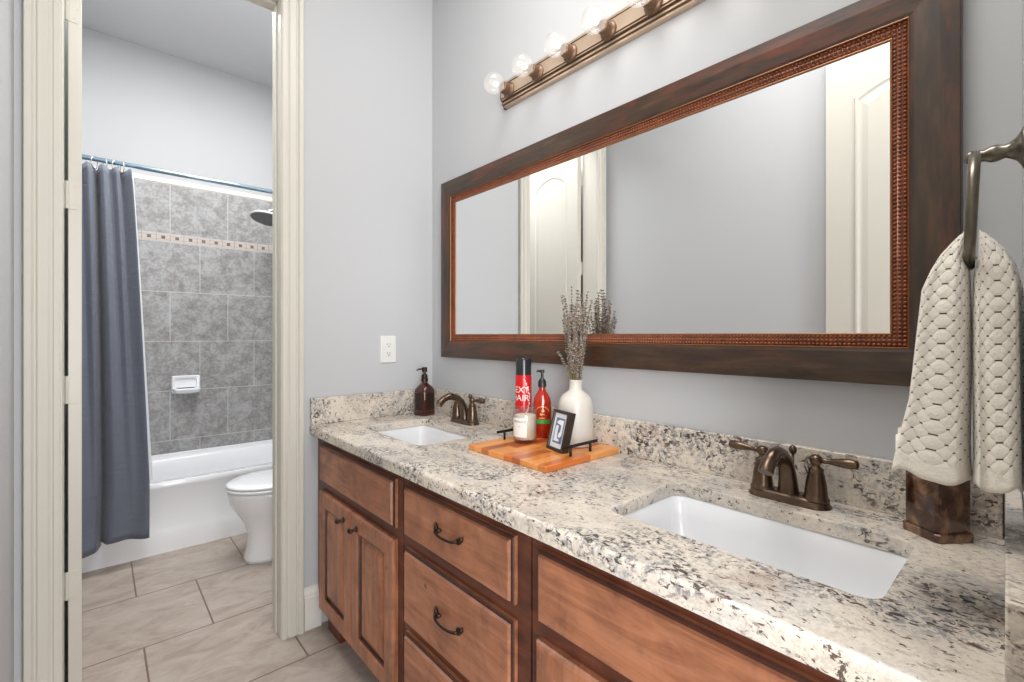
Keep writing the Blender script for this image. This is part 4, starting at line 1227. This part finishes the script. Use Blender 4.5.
# two gathered lobes, one either side of the ring, joined over its lower bar
ZT, ZBt = zr(0.140), zr(-0.192)
TH = math.atan2(RYY, RX)       # the ring hangs in this plane
def lut(z, tab):
    for (za, va), (zb, vb) in zip(tab, tab[1:]):
        if z >= zb:
            t = (za - z) / (za - zb); t = max(0, min(1, t)); return va + (vb - va) * t
    return tab[-1][1]
def lobe(side):
    bm = bmesh.new(); uvl = bm.loops.layers.uv.new('UVMap')
    NV, NU = 64, 120
    rings = []
    for j in range(NV + 1):
        t = j / NV                      # 0 top .. 1 bottom
        tz = t ** 1.25
        z = 0.141 + (-0.192 - 0.141) * tz
        inner = lut(z, [(0.141, 0.0066), (0.10, 0.0064), (0.085, 0.0015), (0.03, 0.0001), (-0.05, 0.0001), (-0.15, 0.0012), (-0.175, 0.0006), (-0.20, 0.0001)])
        if side > 0:
            outer = lut(z, [(0.141, 0.009), (0.138, 0.012), (0.127, 0.021), (0.112, 0.032), (0.092, 0.042), (0.065, 0.052), (0.0, 0.058), (-0.09, 0.066), (-0.15, 0.078), (-0.20, 0.086)])
            hx = lut(z, [(0.141, 0.006), (0.137, 0.018), (0.12, 0.032), (0.09, 0.044), (0.04, 0.052), (-0.20, 0.066)])
        else:
            outer = lut(z, [(0.141, 0.009), (0.138, 0.012), (0.127, 0.021), (0.112, 0.032), (0.092, 0.040), (0.06, 0.046), (-0.20, 0.048)])
            hx = lut(z, [(0.141, 0.006), (0.137, 0.018), (0.12, 0.034), (0.09, 0.048), (0.04, 0.058), (-0.20, 0.072)])
        hy = (outer - inner) / 2; cyl = (outer + inner) / 2
        ring = []
        for k in range(NU):
            a = 2 * PI * k / NU
            ca, sa = math.cos(a), math.sin(a)
            q = 0.62
            x = hx * math.copysign(abs(ca) ** q, ca); y = hy * math.copysign(abs(sa) ** q, sa)
            amp = 0.035 + 0.045 * t
            wv = 1 + (amp * math.sin(5 * a + 1.3 + side * 0.8) + 0.03 * math.sin(8 * a + 2 * t)) * min(1, t * 4)
            x *= wv
            if sa > 0: y *= wv
            yp = cyl + y
            if side < 0: yp = -yp
            X = RX + x * math.cos(TH) - yp * math.sin(TH)
            Y = RYY + x * math.sin(TH) + yp * math.cos(TH)
            Y = max(Y, fy(X) + 0.003)
            ring.append(Vector((X, Y, zr(z) + (0.004 * math.sin(3 * a) + 0.003 * math.sin(5 * a + 1)) * max(0, t - 0.5) * 2)))
        rings.append(ring)
    V = [[bm.verts.new(p - tw.location) for p in r] for r in rings]
    per = 0.0180 * 14; H = ZT - ZBt
    def mk(q, uvs):
        f = bm.faces.new(q)
        for l, uvv in zip(f.loops, uvs): l[uvl].uv = uvv
    for j in range(NV):
        for k in range(NU):
            k2 = (k + 1) % NU
            u0, u1 = per * k / NU, per * (k + 1) / NU
            v0, v1 = 0.333 * (1 - (j / NV) ** 1.25), 0.333 * (1 - ((j + 1) / NV) ** 1.25)
            mk((V[j][k], V[j + 1][k], V[j + 1][k2], V[j][k2]), ((u0, v0), (u0, v1), (u1, v1), (u1, v0)))
    top = bm.verts.new(sum((v.co for v in V[0]), Vector()) / NU + Vector((0, 0, 0.004)))
    for k in range(NU):
        k2 = (k + 1) % NU
        mk((V[0][k], V[0][k2], top), ((per * k / NU, H), (per * (k + 1) / NU, H), (per * (k + 0.5) / NU, H + 0.003)))
    # inner side of the hem so that it reads as cloth, not a solid
    inner = [[bm.verts.new(Vector((p.co.x * 0.93, p.co.y + ((sum(v.co.y for v in V[-1]) / NU) - p.co.y) * 0.12, p.co.z + dz))) for p in V[-1]] for dz in (0.0, 0.05)]
    for ra, rb in ((V[-1], inner[0]), (inner[0], inner[1])):
        for k in range(NU):
            k2 = (k + 1) % NU
            mk((ra[k], rb[k], rb[k2], ra[k2]), ((per * k / NU, 0.0), (per * k / NU, 0.004), (per * (k + 1) / NU, 0.004), (per * (k + 1) / NU, 0.0)))
    f = bm.faces.new(inner[1])
    bmesh.ops.recalc_face_normals(bm, faces=bm.faces)
    return bm
bmA = lobe(+1); bmB = lobe(-1)
me_ = bpy.data.meshes.new('x'); bmB.to_mesh(me_); bmB.free(); bmA.from_mesh(me_); bpy.data.meshes.remove(me_)
# saddle over the lower bar of the ring
uvl = bmA.loops.layers.uv.verify()
nb = 10
sad = []
for i in range(nb + 1):
    a = PI * i / nb
    yy = RYY + 0.004 - 0.012 * math.cos(a); zz = zr(0.094) + 0.012 * math.sin(a) + 0.004
    sad.append([Vector((RX - 0.030 + 0.060 * k / 6, yy, zz - 0.0)) - tw.location for k in range(7)])
SV = [[bmA.verts.new(p) for p in r] for r in sad]
for i in range(nb):
    for k in range(6):
        f = bmA.faces.new((SV[i][k], SV[i + 1][k], SV[i + 1][k + 1], SV[i][k + 1]))
        for l, uvv in zip(f.loops, ((k * 0.01, 0.2 + i * 0.004), (k * 0.01, 0.204 + i * 0.004), (k * 0.01 + 0.01, 0.204 + i * 0.004), (k * 0.01 + 0.01, 0.2 + i * 0.004))): l[uvl].uv = uvv
obj('towel_cloth', bmA, M_TOWEL, tw, smooth=True)

# ------------------------------------------------------------------ bathtub
tubr = empty('bathtub', ((BX + WX) / 2, 3.68, 0), 'white alcove bathtub with a flat front apron behind the curtain', 'bathtub')
bx0, bx1 = BX + 0.015, WX - 0.015
by0, by1 = TUBY, 4.028
RIM = EYE - 0.842
bm = bmesh.new()
def rr(g, z, r, gy=None): return [(p[0], p[1], z) for p in rrect(bx0 + g, bx1 - g, by0 + (gy if gy is not None else g), by1 - (gy if gy is not None else g), r, 6)]
spec = [(0.0, 0.0, 0.012), (0.0, 0.045, 0.012), (0.0, 0.10, 0.012), (0.003, 0.125, 0.012), (0.005, 0.15, 0.012), (0.007, RIM - 0.050, 0.012), (0.002, RIM - 0.036, 0.014), (0.0, RIM - 0.012, 0.016), (0.006, RIM, 0.02)]
rings = [rr(g, z, r) for g, z, r in spec]
rings += [rr(0.085, RIM + 0.001, 0.10, 0.055), rr(0.095, RIM - 0.012, 0.11, 0.066), rr(0.115, RIM - 0.10, 0.13, 0.085), rr(0.16, 0.12, 0.14, 0.12), rr(0.22, 0.075, 0.14, 0.18)]
loft(bm, rings); bmesh.ops.recalc_face_normals(bm, faces=bm.faces)
o = obj('tub_body', bm, M_PORC, tubr, smooth=True); o.location = -tubr.location
o.modifiers.new('es', 'EDGE_SPLIT').split_angle = math.radians(50)
o = obj('tiling_flange', B((bx0, bx1, by1 - 0.014, by1, RIM - 0.004, RIM + 0.022)), M_PORC, tubr, bevel=0.003); o.location = -tubr.location

# ------------------------------------------------------------------ soap dish
sdp = empty('soap_dish', (0.470, 4.0295, zr(-0.41)), 'white ceramic soap dish fixed to the grey shower tiles', 'soap dish')
bm = bmesh.new()
def xr(x0, x1, z0, z1, r, y): return [(p[0], y, p[1]) for p in rrect(x0, x1, z0, z1, r, 4)]
loft(bm, [xr(-0.083, 0.083, 0.0, 0.125, 0.012, 0.0), xr(-0.083, 0.083, 0.0, 0.125, 0.012, -0.010), xr(-0.078, 0.078, 0.004, 0.121, 0.012, -0.016), xr(-0.065, 0.065, 0.018, 0.108, 0.012, -0.014), xr(-0.060, 0.060, 0.022, 0.104, 0.012, -0.004)])
bmesh.ops.recalc_face_normals(bm, faces=bm.faces)
obj('back_plate', bm, M_PORC, sdp)
bm = bmesh.new()
loft(bm, [[(p[0], p[1], z) for p in rrect(-0.078 + g, 0.078 - g, -0.085 + g, -0.005, 0.02, 5)] for g, z in ((0.022, 0.002), (0.006, 0.012), (0.0, 0.030), (0.0, 0.038), (0.006, 0.040), (0.012, 0.030), (0.02, 0.020))])
bmesh.ops.recalc_face_normals(bm, faces=bm.faces)
obj('tray', bm, M_PORC, sdp, smooth=True)

# ------------------------------------------------------------------ shower curtain rod, rings, curtain, liner
RODY, RODZ = 3.288, zr(0.922)
rd = empty('curtain_rod', (BX, RODY, RODZ), 'blue-tinted chrome shower curtain rod spanning above the bathtub', 'curtain rod')
bm = bmesh.new(); tube(bm, [(0.002, 0, 0), (WX - BX - 0.002, 0, 0)], 0.0125, 16)
obj('rod_tube', bm, M_CHROME, rd, smooth=True)
for x in (0.0, WX - BX):
    s = 1 if x == 0 else -1
    bm = bmesh.new(); tube(bm, [(x + s * 0.0005, 0, 0), (x + s * 0.008, 0, 0), (x + s * 0.020, 0, 0)], [0.028, 0.026, 0.015], 20)
    obj('end_flange', bm, M_CHROME, rd, smooth=True)
CTZ = RODZ - 0.026
CBZ = zr(-1.093)
def cur_pt(u, t):
    """u across 0..1, t down 0..1 -> point of the curtain sheet"""
    right = 0.138 + 0.085 * t ** 0.8 - (0.012 * max(0, (t - 0.85) / 0.15))
    x = -0.215 + (right + 0.215) * u
    # fold phases: a persistent deep valley near u=.62, shallow waves elsewhere
    f1 = math.sin(2 * PI * (u * 6.1 + 0.15)) * (1 - t) ** 0.8
    f2 = math.sin(2 * PI * (u * 3.05 + 0.25)) * (0.35 + 0.65 * t)
    uv = 0.60 - 0.06 * t
    valley = math.exp(-((u - uv) / (0.030 + 0.004 * t)) ** 2)
    v2 = math.exp(-((u - 0.87) / 0.03) ** 2) * (1 - t) ** 1.3
    y = -0.022 * f1 - 0.014 * f2 + 0.075 * valley + 0.045 * v2 + 0.0035 * math.sin(2 * PI * (u * 3 + t * 5.3)) * t * (1 - u)
    y -= 0.060 * t ** 1.5         # bottom swings out over the apron
    z = CTZ + (CBZ - CTZ) * t + (0.012 * math.sin(2 * PI * u * 1.7 + 0.6) - 0.02 * (u < uv) * 1.0 + 0.035 * max(0, u - 0.7)) * t ** 6
    z -= 0.020 * math.sin(PI * ((u * 6.1) % 1.0)) * (1 - t) ** 12 * 0.6
    return Vector((x, RODY - 0.012 + y, z))
bm = bmesh.new(); NU, NV = 150, 60
G = [[bm.verts.new(cur_pt(i / NU, j / NV)) for i in range(NU + 1)] for j in range(NV + 1)]
for j in range(NV):
    for i in range(NU): bm.faces.new((G[j][i], G[j + 1][i], G[j + 1][i + 1], G[j][i + 1]))
bmesh.ops.recalc_face_normals(bm, faces=bm.faces)
sc_ = obj('shower_curtain', bm, M_CURT, smooth=True)
so_ = sc_.modifiers.new('thick', 'SOLIDIFY'); so_.thickness = 0.002
tag(sc_, 'slate blue-grey fabric shower curtain bunched at the left end of the rod', 'shower curtain')
bm = bmesh.new()
G = []
for j in range(31):
    t = j / 30
    row = []
    for i in range(61):
        u = i / 60
        x = 0.05 + (0.150 + 0.094 * t ** 0.9 - 0.05) * u
        y = RODY + 0.045 + 0.010 * math.sin(2 * PI * u * 3) + 0.045 * min(1, t * 1.2) + (0.02)
        row.append(bm.verts.new((x, y, CTZ - 0.005 + (RIM - 0.10 - CTZ) * t)))
    G.append(row)
for j in range(30):
    for i in range(60): bm.faces.new((G[j][i], G[j + 1][i], G[j + 1][i + 1], G[j][i + 1]))
ln = obj('shower_liner', bm, M_LINER, smooth=True); so_ = ln.modifiers.new('thick', 'SOLIDIFY'); so_.thickness = 0.001
tag(ln, 'white shower curtain liner showing as a thin strip beside the blue-grey curtain', 'shower liner')
ring0 = None
names_ = ['first curtain ring on the rod from the doorway casing', 'second curtain ring on the rod from the doorway casing', 'third curtain ring on the rod from the doorway casing', 'curtain ring at the free right edge of the shower curtain']
for q, x in enumerate((-0.012, 0.030, 0.072, 0.100)):
    if ring0 is None:
        bm = bmesh.new(); P = []
        for k in range(25):
            a = 2 * PI * k / 24
            P.append((0.004 * math.sin(a), 0.022 * math.sin(a), -0.012 + 0.032 * math.cos(a)))
        tube(bm, P, 0.0022, 8, cap=False)
        ring0 = obj('curtain_ring', bm, M_STEEL, smooth=True); r_ = ring0
    else:
        r_ = ring0.copy(); COL.objects.link(r_)
    r_.location = (x, RODY, RODZ - 0.008); r_.rotation_euler = (0, 0, 0.5 if q % 2 else -0.4)
    tag(r_, names_[q].replace('curtain ring', 'metal curtain ring'), 'curtain ring', 'curtain rings')

# ------------------------------------------------------------------ shower head
sh = empty('shower_fixture', (0.925, 3.70, zr(0.835)), 'round white-rimmed rain shower head with dark underside, below the curtain rod', 'shower')
bm = bmesh.new()
lathe(bm, [(0.118, -0.004), (0.122, 0.0), (0.122, 0.008), (0.116, 0.013), (0.05, 0.022), (0.022, 0.030), (0.018, 0.045)], 40)
hd_ = obj('head_disc', bm, simple('shower_white_chrome', (0.75, 0.77, 0.78), 0.2, 0.3), sh, smooth=True)
hd_.rotation_euler = (math.radians(-7), math.radians(11), 0)
bm = bmesh.new(); lathe(bm, [(0.001, -0.0052), (0.112, -0.0052), (0.114, -0.0042)], 40, cap0=False, cap1=False)
for rr_, nn in ((0.03, 8), (0.055, 14), (0.08, 20), (0.103, 26)):
    for k in range(nn):
        a = 2 * PI * k / nn; lathe(bm, [(0.003, -0.0050), (0.0022, -0.0080)], 6, rr_ * math.cos(a), rr_ * math.sin(a), cap0=False)
np_ = obj('nozzle_plate', bm, M_GREYRUB, sh); np_.rotation_euler = hd_.rotation_euler
bm = bmesh.new()
tube(bm, [(0, 0, 0.04), (0.004, 0, 0.060), (0.05, 0, 0.085), (0.20, 0, 0.10), (0.332, 0, 0.10)], [0.014, 0.011, 0.010, 0.010, 0.010], 12)
tube(bm, [(0.320, 0, 0.10), (0.3345, 0, 0.10)], [0.026, 0.030], 20)
obj('shower_arm', bm, M_STEEL, sh, smooth=True)
sh.rotation_euler = (math.radians(0), math.radians(0), 0)

# ------------------------------------------------------------------ toilet
tl = empty('toilet', (0.52, 2.925, 0), 'white two-piece toilet facing left, just inside the doorway', 'toilet')
def egg(x0, L, hw, z, n=40, p=1.0):
    P = []
    for k in range(n):
        a = 2 * PI * k / n
        c, s = math.cos(a), math.sin(a)
        if c < 0: x = x0 + L * 0.55 * (1 + c); y = hw * math.copysign(abs(s) ** p, s)                # front half (towards -X)
        else: x = x0 + L * 0.55 + L * 0.45 * abs(c) ** 0.75; y = hw * math.copysign(abs(s) ** 0.8, s)
        P.append((x, y, z))
    return P
bm = bmesh.new()
loft(bm, [egg(0.085, 0.50, 0.128, 0.0, p=0.6), egg(0.087, 0.50, 0.127, 0.02, p=0.6), egg(0.102, 0.48, 0.118, 0.07, p=0.65), egg(0.108, 0.46, 0.112, 0.14, p=0.75), egg(0.092, 0.46, 0.122, 0.20, p=0.9), egg(0.058, 0.47, 0.148, 0.26), egg(0.020, 0.48, 0.174, 0.32), egg(0.010, 0.47, 0.182, 0.36), egg(0.006, 0.47, 0.186, 0.385), egg(0.010, 0.465, 0.182, 0.392), egg(0.05, 0.36, 0.13, 0.392), egg(0.07, 0.32, 0.11, 0.30), egg(0.14, 0.18, 0.06, 0.22)])
bmesh.ops.recalc_face_normals(bm, faces=bm.faces)
obj('bowl', bm, M_PORC, tl, smooth=True)
bm = bmesh.new()
loft(bm, [egg(0.006, 0.44, 0.183, 0.396), egg(0.0, 0.44, 0.187, 0.399), egg(0.0, 0.44, 0.187, 0.410), egg(0.005, 0.435, 0.183, 0.413)])
obj('seat', bm, M_PORC, tl, smooth=True)
bm = bmesh.new()
loft(bm, [egg(0.006, 0.44, 0.182, 0.4165), egg(0.001, 0.44, 0.186, 0.419), egg(0.001, 0.44, 0.186, 0.427), egg(0.010, 0.43, 0.178, 0.434), egg(0.06, 0.36, 0.14, 0.438)])
obj('lid', bm, M_PORC, tl, smooth=True)
bm = bmesh.new()
for s in (-1, 1): tube(bm, [(0.425, s * 0.07 - 0.02, 0.415), (0.425, s * 0.07 + 0.02, 0.415)], 0.012, 10)
obj('seat_hinge', bm, M_PORC, tl, smooth=True)
bm = bmesh.new()
loft(bm, [[(p[0], p[1], z) for p in rrect(0.555 + g, 0.750, -0.205 + g, 0.205 - g, 0.03, 5)] for g, z in ((0.02, 0.385), (0.008, 0.41), (0.0, 0.70))])
loft(bm, [[(p[0], p[1], z) for p in rrect(0.45, 0.60, -0.10, 0.10, 0.03, 5)] for z in (0.30, 0.388)])
bmesh.ops.recalc_face_normals(bm, faces=bm.faces)
obj('tank', bm, M_PORC, tl, smooth=True)
obj('tank_lid', B((0.545, 0.755, -0.215, 0.215, 0.702, 0.735)), M_PORC, tl, bevel=0.008)
bm = bmesh.new(); tube(bm, [(0.553, -0.14, 0.64), (0.54, -0.14, 0.64), (0.535, -0.11, 0.635), (0.535, -0.07, 0.63)], [0.012, 0.008, 0.006, 0.007], 10)
obj('flush_lever', bm, M_STEEL, tl, smooth=True)

# drop location of the panels that were built in world space
